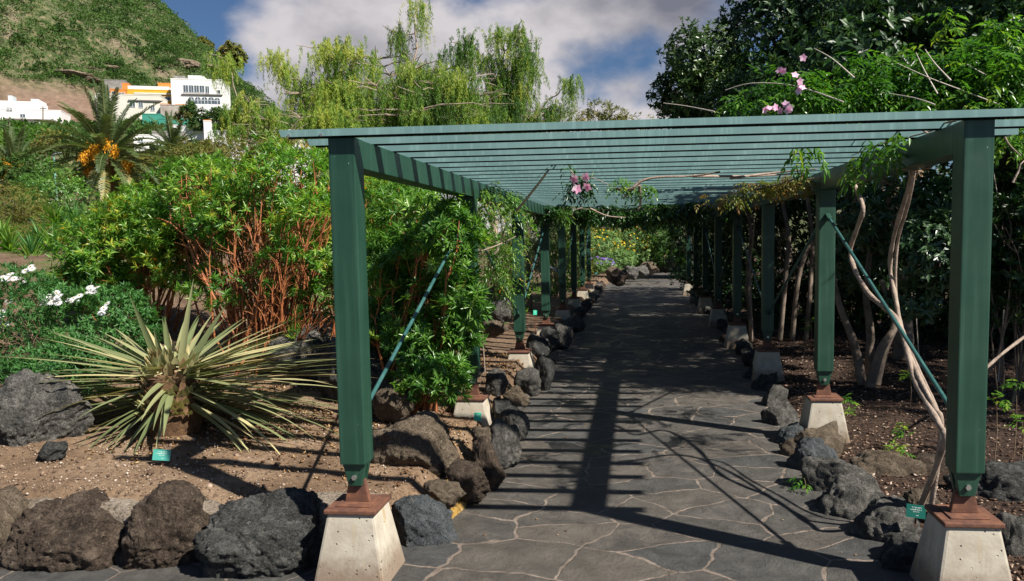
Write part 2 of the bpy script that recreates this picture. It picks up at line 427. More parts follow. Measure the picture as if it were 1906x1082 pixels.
def stonem():
    mt, t, b = mat('flagstone_paving')
    cc = N(t, 'ShaderNodeTexCoord'); nz = noise_n(t, 1.7, 3, .5); nz2 = noise_n(t, 9, 3, .55)
    v1 = N(t, 'ShaderNodeVectorMath', operation='MULTIPLY_ADD'); Lk(t, nz.outputs['Color'], v1.inputs[0]); v1.inputs[1].default_value = (.26, .26, 0); Lk(t, cc.outputs['Object'], v1.inputs[2])
    v2 = N(t, 'ShaderNodeVectorMath', operation='MULTIPLY_ADD'); Lk(t, nz2.outputs['Color'], v2.inputs[0]); v2.inputs[1].default_value = (.045, .045, 0); Lk(t, v1.outputs[0], v2.inputs[2])
    mpn = N(t, 'ShaderNodeMapping'); mpn.inputs['Scale'].default_value = (2.05, 2.6, 0); mpn.inputs['Location'].default_value = (.35, .2, 0)
    mpn.inputs['Rotation'].default_value = (0, 0, .25)
    Lk(t, v2.outputs[0], mpn.inputs[0])
    e = N(t, 'ShaderNodeTexVoronoi', feature='DISTANCE_TO_EDGE', voronoi_dimensions='2D'); e.inputs['Scale'].default_value = 1; e.inputs['Randomness'].default_value = .93; Lk(t, mpn.outputs[0], e.inputs['Vector'])
    c1 = N(t, 'ShaderNodeTexVoronoi', feature='F1', voronoi_dimensions='2D'); c1.inputs['Scale'].default_value = 1; c1.inputs['Randomness'].default_value = .93; Lk(t, mpn.outputs[0], c1.inputs['Vector'])
    wn = noise_n(t, 2.6, 5, .6); wid = maprange(t, wn.outputs[0], .3, .75, .003, .026)
    jf = math_node(t, 'DIVIDE', math_node(t, 'SUBTRACT', e.outputs['Distance'], wid), .012, True)
    sp = N(t, 'ShaderNodeSeparateColor'); Lk(t, c1.outputs['Color'], sp.inputs[0])
    n = noise_n(t, 5.5, 12, .74, dist=.5)
    st = ramp(t, n.outputs[0], [(.28, (.042, .041, .039)), (.5, (.084, .080, .074)), (.74, (.145, .136, .123))])
    tint = mixc(t, sp.outputs[0], (.78, .82, .86), (1.18, 1.08, .98)); st = mixc(t, 1.0, st, tint, 'MULTIPLY')
    st = mixc(t, maprange(t, sp.outputs[1], .75, .95, 0, .4), st, (.15, .125, .10))
    sp2 = noise_n(t, 95, 3, .7); st = mixc(t, maprange(t, sp2.outputs[0], .66, .74, 0, .55), st, (.28, .26, .23))
    st = mixc(t, maprange(t, sp2.outputs[0], .32, .4, .5, 0), st, (.03, .03, .03))
    # grime trodden into the middle of the walk
    dn = noise_n(t, .9, 6, .6); st = mixc(t, maprange(t, dn.outputs[0], .52, .7, 0, .6), st, (.030, .029, .027))
    mo = ramp(t, noise_n(t, 11, 6, .65).outputs[0], [(.3, (.11, .085, .065)), (.55, (.27, .215, .175)), (.8, (.38, .315, .26))])
    mo = mixc(t, maprange(t, noise_n(t, 1.3, 4).outputs[0], .54, .68, 0, .8), mo, (.07, .06, .045))
    c = mixc(t, jf, mo, st)
    # pits and wet hollows
    pn = noise_n(t, 2.1, 7, .62, dist=.8); pf = maprange(t, pn.outputs[0], .55, .575)
    sx = N(t, 'ShaderNodeSeparateXYZ'); Lk(t, cc.outputs['Object'], sx.inputs[0])
    band = math_node(t, 'MULTIPLY', maprange(t, sx.outputs[1], 5.6, 6.5), maprange(t, math_node(t, 'ABSOLUTE', sx.outputs[0]), .85, 1.0, 1, 0))
    pf = math_node(t, 'MULTIPLY', pf, band)
    c = mixc(t, math_node(t, 'MULTIPLY', pf, .93), c, (.012, .013, .015))
    Lk(t, c, b.inputs['Base Color'])
    ro = math_node(t, 'SUBTRACT', maprange(t, n.outputs[0], .3, .7, .62, .86), math_node(t, 'MULTIPLY', pf, .35)); Lk(t, ro, b.inputs['Roughness'])
    b.inputs['Specular IOR Level'].default_value = .4
    p = bump(t, None, jf, .7, .010); p = bump(t, None, pf, -.8, .02, p)
    p = bump(t, None, n.outputs[0], .9, .05, p); cr_ = N(t, 'ShaderNodeTexVoronoi', feature='DISTANCE_TO_EDGE'); cr_.inputs['Scale'].default_value = 7; Lk(t, v2.outputs[0], cr_.inputs['Vector'])
    cg = math_node(t, 'MULTIPLY', maprange(t, cr_.outputs[0], 0, .03, 1, 0), maprange(t, wn.outputs[0], .52, .62)); p = bump(t, None, cg, -.5, .012, p); bump(t, b, sp2.outputs[0], .6, .006, p)
    return mt
M['stone'] = stonem()
# paving: the walk itself and the wider paved place in front of it, one sheet
V = []; Fq = []
Ys = list(np.arange(3.95, 30, .5))+[30, 31, 32]
outline = [(-9, -4), (8, -4), (8, 3.84), (1.5, 3.84)]+[(x+.22, y) for x, y in PATH_R]+[(x-.22, y) for x, y in PATH_L[::-1]]+[(-1.5, 3.98), (-9, 3.98)]
bm = bmesh.new(); vs = [bm.verts.new((x, y, 0)) for x, y in outline]; fce = bm.faces.new(vs); bmesh.ops.triangulate(bm, faces=[fce])
me = bpy.data.meshes.new('path'); bm.to_mesh(me); bm.free()
po = link('path', me, M['stone']); po.location.z = .004; tag(po, kind='structure')
if po.data.polygons[0].normal.z < 0: po.data.flip_normals()

# ------------------------------------------------------------------ pergola
PX = (-1.42, 1.53); PY0, PS = 3.846, 2.846
ORD = ['front', 'second', 'third', 'fourth', 'fifth', 'sixth', 'seventh', 'rearmost']
M['slatshade'] = plain('slat_inside_shade', (.006, .011, .011), .9, (.012, .02, .02), 12, 0)  # near-black colour paints the shade under and inside the open slats
M['brace'] = paint('brace_paint', (.025, .09, .085), (.04, .12, .11), .35)
perg = empty('pergola', (0, 0, 0), 'long green metal pergola with a slatted roof over the flagstone path', 'pergola')
ZT = 2.208
cap_dz = {(0, 1): -.012, (0, 2): -.014}
for s, X in enumerate(PX):
    for i in range(8):
        Y = PY0+PS*i; d = cap_dz.get((s, i), 0)
        mb = MB(); mb.box(-.0655, .0655, -.0655, .0655, .59, ZT)
        po_ = mb.build('post', M['green'], perg, bevel=.006); po_.location = (X, Y, 0)
        mb = MB(); mb.box(-.058, .058, -.05, .05, .578, .590)
        mb.frus(0, -.030, .475, .579, .034, .010, .056, .016); mb.frus(0, .030, .475, .579, .034, .010, .056, .016)
        mb.box(-.036, .036, -.02, .02, .50, .579)
        mb.build('bracket', M['green'], po_, bevel=.003)
        mb = MB(); mb.cyl((0, -.052, .520), (0, .052, .520), .0075, n=10); mb.cyl((0, -.054, .520), (0, -.043, .520), .0135, n=6); mb.cyl((0, .043, .520), (0, .054, .520), .0135, n=6)
        mb.build('bolt', M['zinc'], po_)
        mb = MB(); q = .20 if s == 0 and i > 0 else 0.0
        mb.frus(0, 0, -.12, .355+d, .205, .205, .120, .120)
        fo = mb.build('footing', M['concrete'], perg, bevel=.014, seg=2); fo.location = (X, Y, 0)
        mb = MB(); mb.box(-.133, .133, -.133, .133, .356+d, .379+d)
        mb.build('base_plate', M['rust'], fo, bevel=.006)
        mb = MB(); mb.box(-.088, .088, -.085, .085, .3792+d, .387+d); mb.frus(0, 0, .387+d, .50, .064, .017, .040, .017)
        mb.build('shoe', M['rust'], fo, bevel=.003)
    y0, y1 = PY0+.066, PY0+PS*7+.35
    mb = MB()
    for i in range(7):
        ya = PY0+PS*i+.0662; yb = PY0+PS*(i+1)-.0662
        mb.box(X-.0635, X+.0635, ya, yb, ZT-.142, ZT-.002)
    mb.box(X-.0635, X+.0635, PY0+PS*7+.0662, y1, ZT-.142, ZT-.002)
    mb.build('beam', M['green'], perg, bevel=.004)
NS = 60
me0 = None
for k in range(NS):
    y = 3.738+k*.3433
    if me0 is None:
        mb = MB(); x0, x1, z0, z1 = -1.70, 1.98, ZT+.002, ZT+.0355
        mb.hexa([(x0, 0, z0), (x1, 0, z0), (x1, .0025, z0), (x0, .0025, z0)], [(x0-.012, 0, z1), (x1, 0, z1), (x1, .0025, z1), (x0-.012, .0025, z1)])
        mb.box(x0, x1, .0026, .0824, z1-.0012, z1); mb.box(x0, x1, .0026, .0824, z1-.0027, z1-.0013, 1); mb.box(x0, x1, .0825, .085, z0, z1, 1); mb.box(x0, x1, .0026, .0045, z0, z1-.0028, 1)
        o0 = mb.build('slat', [M['slat'], M['slatshade']], perg); me0 = o0.data
        o0.location = (0, y, 0)
    else:
        o = bpy.data.objects.new('slat', me0); COL.objects.link(o); o.parent = perg; o.location = (random.uniform(-.012, .012), y, random.uniform(-.0015, .0015))
for x in (-1.66, -1.50):
    mb = MB(); mb.cyl((x, 3.744, ZT+.008), (x, 3.732, ZT+.008), .008, n=8); mb.build('screw', M['zinc'], perg)
for s, X in enumerate(PX):
    for i in range(7):
        lo, hi = (i, i+1) if i % 2 == 0 else (i+1, i)
        sg = 1 if hi > lo else -1
        a = Vector((X, PY0+PS*lo+sg*.066, .80)); b_ = Vector((X, PY0+PS*hi-sg*.066, 1.88))
        if s == 1: b_.z = 1.86
        off = Vector(((-.0) if s == 0 else 0, 0, 0))
        mb = MB(); dd = (b_-a).normalized(); mb.cyl(a+dd*.05+off, b_-dd*.05+off, .0115, n=10)
        ob = mb.build('brace', M['brace'], perg)
        for p, q in ((a, dd), (b_, -dd)):
            mb = MB(); mb.obox(p+q*.045+off, q, Vector((1, 0, 0)), q.cross(Vector((1, 0, 0))), .055, .018, .016)
            mb.build('gusset', M['green'], ob, bevel=.003)
# ------------------------------------------------------------------ foliage generators (numpy)
def nrm(v): return v/np.maximum(np.linalg.norm(v, axis=-1, keepdims=True), 1e-9)
def rdir(n): return nrm(rng.normal(size=(n, 3)))
def perp(d, ref=None):
    r = rdir(len(d)) if ref is None else ref
    return nrm(np.cross(d, r))
class LF:
    """collects leaves as small folded blades, then links them as ONE mesh with a value per leaf"""
    def __init__(s): s.V = []; s.F = []; s.R = []; s.M = []; s.n = 0
    def add(s, P, D, Nn, L, Wd, r=None, fold=.18, m=0):
        D = nrm(np.asarray(D, float)); n = len(D); P = np.broadcast_to(np.asarray(P, float), (n, 3))
        if n == 0: return
        L = np.broadcast_to(np.asarray(L, float), (n,))[:, None]; Wd = np.broadcast_to(np.asarray(Wd, float), (n,))[:, None]
        Sd = nrm(np.cross(D, Nn)+1e-6); Nn = nrm(np.cross(Sd, D))
        mid = P+D*L*.46
        v = np.stack([P, mid+Sd*Wd*.5+Nn*Wd*fold, P+D*L-Nn*L*.10, mid-Sd*Wd*.5+Nn*Wd*fold, mid+Nn*0-Nn*0], 1)[:, :4]
        b = s.n+np.arange(n)[:, None]*4
        f = np.concatenate([b+np.array([0, 1, 2]), b+np.array([0, 2, 3])], 0)
        s.V.append(v.reshape(-1, 3)); s.F.append(f); s.n += 4*n
        if r is None: r = rng.random(n)
        s.R.append(np.repeat(np.broadcast_to(r, (n,)), 4)); s.M.append(np.full(len(f), m))
    def build(s, name, mats, parent=None, smooth=False):
        me = npmesh(name, np.concatenate(s.V), np.concatenate(s.F), 3, {'rnd': np.concatenate(s.R)}, np.concatenate(s.M))
        return link(name, me, mats, parent, smooth)
class ST:
    """long strap leaves (agave, palm leaflets): curved strips"""
    def __init__(s): s.V = []; s.F = []; s.R = []; s.n = 0
    def add(s, P, D, Nn, L, Wd, droop, seg=6, r=None, vee=.25, taper=None):
        n = len(P); D = nrm(np.asarray(D, float)); L = np.broadcast_to(L, (n,)); Wd = np.broadcast_to(Wd, (n,)); droop = np.broadcast_to(droop, (n,))
        p = np.asarray(P, float).copy(); d = D.copy(); rows = []
        tp = taper if taper is not None else [1, 1.06, .98, .82, .58, .30, .02]
        tp = np.interp(np.linspace(0, 1, seg+1), np.linspace(0, 1, len(tp)), tp)
        for k in range(seg+1):
            Sd = nrm(np.cross(d, Nn)+1e-6); Nk = nrm(np.cross(Sd, d)); w = (Wd*tp[k])[:, None]*.5
            rows.append(np.stack([p-Sd*w+Nk*w*vee*2, p, p+Sd*w+Nk*w*vee*2], 1))
            p = p+d*(L/seg)[:, None]
            d = nrm(d-np.array([0, 0, 1.0])*(droop*(k+1)/seg)[:, None]*(1.6/seg))
        V = np.stack(rows, 1)                       # n, seg+1, 3, 3
        b = s.n+np.arange(n)[:, None]*((seg+1)*3); fs = []
        for k in range(seg):
            for j in range(2):
                fs.append(b+np.array([k*3+j, k*3+j+1, (k+1)*3+j+1, (k+1)*3+j]))
        s.V.append(V.reshape(-1, 3)); s.F.append(np.concatenate(fs, 0)); s.n += n*(seg+1)*3
        if r is None: r = rng.random(n)
        s.R.append(np.repeat(r, (seg+1)*3))
    def build(s, name, mats, parent=None):
        me = npmesh(name, np.concatenate(s.V), np.concatenate(s.F), 4, {'rnd': np.concatenate(s.R)})
        return link(name, me, mats, parent, True)
def rosettes(lf, C, A, n, L, Wd, spread=(35, 95), r=None, rs=.25, m=0, lj=.35):
    """n leaves round each tip C with axis A"""
    k = len(C); C = np.repeat(C, n, 0); A = np.repeat(nrm(A), n, 0)
    th = np.radians(rng.uniform(spread[0], spread[1], k*n))[:, None]
    Q = perp(A); D = A*np.cos(th)+Q*np.sin(th)
    base = rng.random(k) if r is None else np.broadcast_to(r, (k,))
    rr = np.clip(np.repeat(base, n)*(1-rs)+rs*rng.random(k*n), 0, 1)
    lf.add(C+A*rng.uniform(-.25, .25, (k*n, 1))*L, D, A, L*rng.uniform(1-lj, 1+lj, k*n), Wd*rng.uniform(.75, 1.25, k*n), rr, m=m)
def pinnate(lf, C, D, Nn, npair, L, Wd, rach, r=None, m=0):
    """compound leaves: pairs of leaflets along a drooping rachis"""
    k = len(C); D = nrm(D); Sd = nrm(np.cross(D, Nn)+1e-6); base = rng.random(k) if r is None else r
    for i in range(npair):
        t = (i+.6)/npair; p = C+D*rach*t-np.array([0, 0, 1.0])*rach*.35*t*t
        for sg in (-1, 1):
            d = D*.65+Sd*sg*.8-np.array([0, 0, 1.0])*rng.uniform(.1, .6, (k, 1))
            lf.add(p, d, Nn, L*(1.1-.35*t)*rng.uniform(.8, 1.2, k), Wd, np.clip(base*.75+.25*rng.random(k), 0, 1), m=m)
    lf.add(C+D*rach-np.array([0, 0, 1.0])*rach*.35, D-np.array([0, 0, .5]), Nn, L*1.15, Wd, base, m=m)
def ell_shell(n, c, r, lo=.72, zmin=-1):
    d = rdir(n*3); d = d[d[:, 2] > zmin][:n]
    return np.asarray(c)+d*np.asarray(r)*rng.uniform(lo, 1.0, (len(d), 1)), d
def curve(p0, p1, bend, n=6, seed=0):
    p0 = Vector(p0); p1 = Vector(p1); L = (p1-p0).length; out = []
    b = Vector((random.uniform(-1, 1), random.uniform(-1, 1), random.uniform(-.4, 1)))*bend*L
    for i in range(n+1):
        t = i/n; j = Vector((random.gauss(0, 1), random.gauss(0, 1), random.gauss(0, 1)))*L*.012*(0 < i < n)
        out.append(p0.lerp(p1, t)+b*4*t*(1-t)*.5+j)
    return out
def smooth_pts(P, k=5):
    """Catmull-Rom through the given points"""
    P = [Vector(p) for p in P]; Q = [P[0]]+P+[P[-1]]; out = []
    for i in range(1, len(Q)-2):
        for j in range(k):
            t = j/k; a, b, c, d = Q[i-1], Q[i], Q[i+1], Q[i+2]
            out.append(.5*((2*b)+(c-a)*t+(2*a-5*b+4*c-d)*t*t+(3*b-a-3*c+d)*t**3))
    out.append(P[-1]); return out
def taper(n, a, b): return [a+(b-a)*i/(n-1) for i in range(n)]
# colours
G = {}
G['redshrub'] = leafm('shrub_leaves', [(0, (.040, .12, .018)), (.3, (.075, .21, .028)), (.6, (.17, .34, .045)), (.78, (.34, .47, .07)), (.89, (.60, .50, .06)), (.96, (.62, .30, .03)), (1, (.5, .14, .02))], .42, .33, .6)
G['redshrub2'] = leafm('shrub_leaves_dark', [(0, (.035, .11, .02)), (.35, (.08, .21, .035)), (.7, (.18, .34, .06)), (.93, (.34, .46, .10)), (.97, (.55, .42, .05)), (1, (.5, .18, .02))], .40, .30, .65)
G['weep'] = leafm('weeping_leaves', [(0, (.045, .11, .02)), (.35, (.11, .23, .035)), (.7, (.26, .38, .055)), (1, (.48, .50, .09))], .42, .5, .4)
G['ficus'] = leafm('glossy_dark_leaves', [(0, (.012, .034, .012)), (.5, (.028, .070, .022)), (.85, (.07, .14, .038)), (1, (.18, .23, .06))], .22, .42, .45)
G['vine'] = leafm('vine_leaves', [(0, (.020, .065, .012)), (.4, (.05, .15, .022)), (.75, (.13, .28, .035)), (1, (.40, .46, .07))], .42, .32, .6)
G['vinedry'] = leafm('dry_vine_leaves', [(0, (.06, .11, .02)), (.4, (.16, .19, .03)), (.7, (.26, .14, .05)), (1, (.16, .07, .03))], .35, .5, .4)
G['roofvine'] = leafm('roof_vine_leaves', [(0, (.012, .04, .010)), (.5, (.03, .09, .018)), (.85, (.07, .17, .028)), (1, (.16, .26, .05))], .22, .34, .6)
G['laurel'] = leafm('laurel_leaves', [(0, (.02, .05, .014)), (.5, (.055, .11, .028)), (.85, (.12, .19, .045)), (1, (.24, .28, .08))], .25, .34, .55)
G['daisy'] = leafm('daisy_leaves', [(0, (.03, .10, .025)), (.5, (.06, .18, .045)), (.9, (.12, .27, .07)), (1, (.30, .36, .07))], .3, .5, .4)
G['palm'] = leafm('palm_leaflets', [(0, (.03, .055, .02)), (.5, (.065, .105, .035)), (.9, (.13, .17, .06)), (1, (.32, .26, .08))], .25, .42, .5)
G['agave'] = leafm('agave_leaf', [(0, (.10, .13, .05)), (.4, (.20, .225, .10)), (.75, (.33, .33, .16)), (.92, (.50, .43, .22)), (1, (.28, .16, .09))], .12, .5, .45)
G['hill'] = leafm('hill_scrub', [(0, (.022, .055, .014)), (.4, (.05, .11, .022)), (.75, (.10, .18, .04)), (.9, (.20, .26, .15)), (1, (.28, .24, .11))], .25, .7, .2)
G['greygreen'] = leafm('silver_leaves', [(0, (.14, .17, .12)), (.5, (.24, .28, .22)), (1, (.40, .43, .36))], .2, .7, .2)
G['ochre'] = leafm('ochre_bush', [(0, (.07, .10, .02)), (.4, (.16, .17, .04)), (.75, (.26, .22, .07)), (1, (.36, .24, .10))], .3, .7, .2)
G['bright'] = leafm('bright_leaves', [(0, (.05, .12, .015)), (.5, (.10, .22, .03)), (1, (.24, .36, .06))], .4, .5, .3)
G['fynbos'] = leafm('far_flower_bush', [(0, (.10, .19, .07)), (.5, (.20, .33, .12)), (1, (.38, .48, .20))], .3, .6, .3)
G['petalpink'] = leafm('pink_petals', [(0, (.85, .22, .50)), (.6, (.90, .50, .70)), (1, (.93, .75, .85))], .35, .5, .3)
G['petalwhite'] = leafm('white_petals', [(0, (.80, .78, .80)), (1, (.88, .87, .88))], .3, .5, .3)
G['petalyellow'] = leafm('yellow_petals', [(0, (.75, .50, .02)), (1, (.85, .65, .06))], .3, .5, .3)
G['petalpurple'] = leafm('purple_petals', [(0, (.25, .15, .55)), (1, (.45, .30, .75))], .3, .5, .3)
G['date'] = leafm('orange_dates', [(0, (.50, .20, .01)), (.6, (.78, .36, .015)), (1, (.85, .50, .05))], .1, .5, .3)
G['litter'] = leafm('fallen_leaves', [(0, (.07, .035, .02)), (.5, (.20, .105, .05)), (.8, (.38, .22, .09)), (1, (.48, .36, .20))], .1, .8, .2)
G['chips'] = leafm('bark_chips', [(0, (.03, .018, .013)), (.4, (.11, .062, .042)), (.75, (.27, .17, .115)), (1, (.48, .38, .30))], .0, .8, .2)
G['gravel'] = leafm('gravel_stones', [(0, (.10, .065, .045)), (.4, (.22, .15, .10)), (.85, (.36, .26, .185)), (1, (.55, .49, .42))], .0, .9, .2)
M['redstem'] = plain('red_stems', (.20, .055, .018), .6, (.46, .17, .06), 20)
M['stem'] = plain('brown_stems', (.13, .08, .045), .75, (.28, .20, .13), 15)
M['liana'] = plain('liana_bark', (.20, .145, .11), .8, (.42, .33, .26), 14, .6)
M['bark'] = plain('grey_bark', (.10, .075, .055), .9, (.26, .20, .155), 7, .8)
M['palebark'] = plain('pale_bark', (.22, .165, .125), .9, (.48, .38, .30), 5, .7)
M['palmbark'] = plain('palm_bark', (.06, .03, .014), .9, (.22, .12, .055), 30, 1.0)

# ------------------------------------------------------------------ plant builders
def shrub(name, base, lobes, label, cat, leaf, nclu=900, nleaf=12, L=.05, Wd=.014, stems=40, stemmat='redstem', bare=0.0, group=None, r0=.014, lobe_bias=None, spread=(20, 95), zlo=None, part='foliage', under=.45):
    """lobes: list of (centre, radii, weight). Stems fan from the base to the crown; leaves sit in tufts on the outer part"""
    base = Vector(base); root = empty(name, base, label, cat, group); root['_w'] = 1
    mb = MB(); tips = []
    ws = [l[2] for l in lobes]
    for i in range(stems):
        c, r, w = random.choices(lobes, ws)[0]
        d = Vector(rdir(1)[0]); d.z = abs(d.z)*1.1-.1
        tgt = Vector(c)+Vector((d.x*r[0], d.y*r[1], d.z*r[2]))*random.uniform(.55, .95)
        b0 = base+Vector((random.gauss(0, 1)*.16, random.gauss(0, 1)*.12, -.03))
        b0 = b0.lerp(Vector((tgt.x, tgt.y, b0.z)), random.uniform(.05, .5))
        P = curve(b0, tgt, .16, 7); rr = r0*random.uniform(.6, 1.25); mb.tube(P, taper(len(P), rr, rr*.28), 5)
        for j in (3, 4, 5, 6):
            for q in range(2):
                d2 = Vector(rdir(1)[0])*.55+(P[j]-P[j-1]).normalized()*.8; d2.z = abs(d2.z)
                e = P[j]+Vector((d2.x*r[0], d2.y*r[1], d2.z*r[2]))*random.uniform(.3, .6)
                Q = curve(P[j], e, .2, 3); mb.tube(Q, taper(len(Q), rr*.45, rr*.12), 4, cap=False); tips.append(e)
    mb.build('stems', M[stemmat], root)
    lf = LF()
    for c, r, w in lobes:
        n = int(nclu*w/sum(ws)); C, d = ell_shell(n, c, r, under, -1)
        # ragged outline: tufts gather in bunches
        f = np.array([noise.noise(Vector(p)*2.3) for p in C]); keep = f > -.22+(-.0)
        C = C[keep]; d = d[keep]
        C = C+rdir(len(C))*.06*np.mean(r)+d*np.abs(rng.normal(size=(len(C), 1)))*.10*np.mean(r)
        if zlo is not None:
            k = C[:, 2] > zlo-rng.random(len(C))*.15; C = C[k]; d = d[k]
        A = nrm(d*.8+np.array([0, 0, .7])+rdir(len(C))*.35)
        tone = np.clip(.45+.55*np.array([noise.noise(Vector(p)*1.4+Vector((9, 3, 1))) for p in C])+rng.normal(size=len(C))*.18, 0, 1)
        rosettes(lf, C, A, nleaf, L, Wd, spread, r=tone, rs=.42)
    if tips and bare < 1:
        T = np.array([tuple(t) for t in tips]);
        if zlo is not None: T = T[T[:, 2] > zlo-.1]
        if len(T): rosettes(lf, T, nrm(rdir(len(T))*.5+np.array([0, 0, 1])), nleaf, L, Wd, spread)
    lf.build(part, G[leaf], root)
    return root

def tree(name, base, fork, blobs, label, cat='tree', leaf='ficus', r=.16, nclu=2500, nleaf=7, L=.11, Wd=.05, bark='bark', group=None, lean=None, spread=(30, 110), under=.55, core=0, cs=1.0):
    """blobs: (centre, radii); the crown is made of leaf tufts in the shell of each blob"""
    base = Vector(base); root = empty(name, base, label, cat, group); root['_w'] = 1
    fork = Vector(fork); mb = MB(); P = curve(base-Vector((0, 0, .1)), fork, .06, 7); mb.tube(P, taper(len(P), r*1.25, r*.8), 10)
    mb.build('trunk', M[bark], root)
    mb = MB()
    for c, rr in blobs:
        c = Vector(c); s = P[random.choice((-1, -2, -3))]; Q = curve(s, c, .10, 6); q0 = r*.5*random.uniform(.6, 1); mb.tube(Q, taper(len(Q), q0, q0*.3), 7)
        for j in range(5):
            d = Vector(rdir(1)[0]); e = c+Vector((d.x*rr[0], d.y*rr[1], d.z*rr[2]))*.8
            T = curve(Q[random.choice((3, 4, 5, 6))], e, .15, 4); mb.tube(T, taper(len(T), q0*.3, q0*.08), 5, cap=False)
    mb.build('limbs', M[bark], root)
    lf = LF(); vol = [b[1][0]*b[1][1]+b[1][0]*b[1][2] for b in blobs]; tv = sum(vol)
    for (c, rr), v in zip(blobs, vol):
        n = int(nclu*v/tv); C, d = ell_shell(n, c, rr, under)
        f = np.array([noise.noise(Vector(p)*(1.6/cs)) for p in C]); k = f > -.25; C = C[k]; d = d[k]
        C = C+d*np.abs(rng.normal(size=(len(C), 1)))*.09*np.mean(rr)
        A = nrm(d+np.array([0, 0, .4])+rdir(len(C))*.4)
        tone = np.clip(.45+.6*np.array([noise.noise(Vector(p)*(.8/cs)+Vector((4, 8, 1))) for p in C])+rng.normal(size=len(C))*.2, 0, 1)
        rosettes(lf, C, A, nleaf, L, Wd, spread, r=tone, rs=.35)
    lf.build('crown', G[leaf], root)
    return root

def weeping(base, fork, tips, label, nstr=300, slen=(.6, 1.6), leafL=.075, group=None, tone0=.45, r=.10, twigs=40):
    """limbs arch over and carry hanging strands of fine leaves"""
    base = Vector(base); root = empty('weeping_tree', base, label, 'tree', group); root['_w'] = 1
    fork = Vector(fork); mb = MB(); P = curve(base, fork, .08, 6); mb.tube(P, taper(len(P), r*1.2, r*.7), 8); mb.build('trunk', M['palebark'], root)
    mb = MB(); anchors = []
    for t, sp, w in tips:
        t = Vector(t); Q = curve(fork, t, .16, 9); mb.tube(Q, taper(len(Q), r*.42, r*.08), 5)
        for j in range(max(3, int(twigs*w))):
            s = Q[random.choice((4, 5, 6, 7, 8, 9))]; d = Vector(rdir(1)[0]); d.z = abs(d.z)*.5
            e = s+Vector((d.x*sp[0], d.y*sp[1], d.z*sp[2]))*random.uniform(.5, 1.7)
            Tt = curve(s, e, .25, 5); mb.tube(Tt, taper(6, r*.17, r*.05), 4, cap=False)
            for q in Tt[2:]: anchors.append((q, w, t))
    mb.build('limbs', M['palebark'], root)
    lf = LF(); nb = max(4, nstr//13); k = nb*13; A = random.choices(anchors, [a[1] for a in anchors], k=nb)
    A = [(tips[i % len(tips)][0], 1, 0) if i < 3*len(tips) and tips[i % len(tips)][2] < .7 else a for i, a in enumerate(A)]
    P0 = np.repeat(np.array([tuple(a[0]) for a in A]), 13, 0)+rng.normal(size=(k, 3))*np.array([.17, .17, .12])
    ln = np.repeat(rng.uniform(slen[0], slen[1], nb), 13)*rng.uniform(.5, 1.1, k); out = rdir(k); out[:, 2] = np.abs(out[:, 2])*.3; out = nrm(out)
    tone = np.clip(tone0+np.repeat(rng.normal(size=nb)*.26, 13)+rng.normal(size=k)*.1, 0, 1)
    ns = 24
    for i in range(ns):
        t = (i+rng.random(k))/ns
        p = P0+out*(ln*.22*np.sqrt(t))[:, None]; p[:, 2] += ln*(.10*np.sin(t*2.2)-t**1.25*.95)
        sw = np.sin(t*5+P0[:, 0]*9)*.02; p[:, 0] += sw
        for q in range(3):
            D = rdir(k)*.55+np.array([0, 0, -1.0]); lf.add(p+rng.normal(size=(k, 3))*.02, D, rdir(k), leafL*rng.uniform(.6, 1.3, k), leafL*.17, np.clip(tone+rng.normal(size=k)*.1, 0, 1))
    lf.build('foliage', G['weep'], root)
    return root

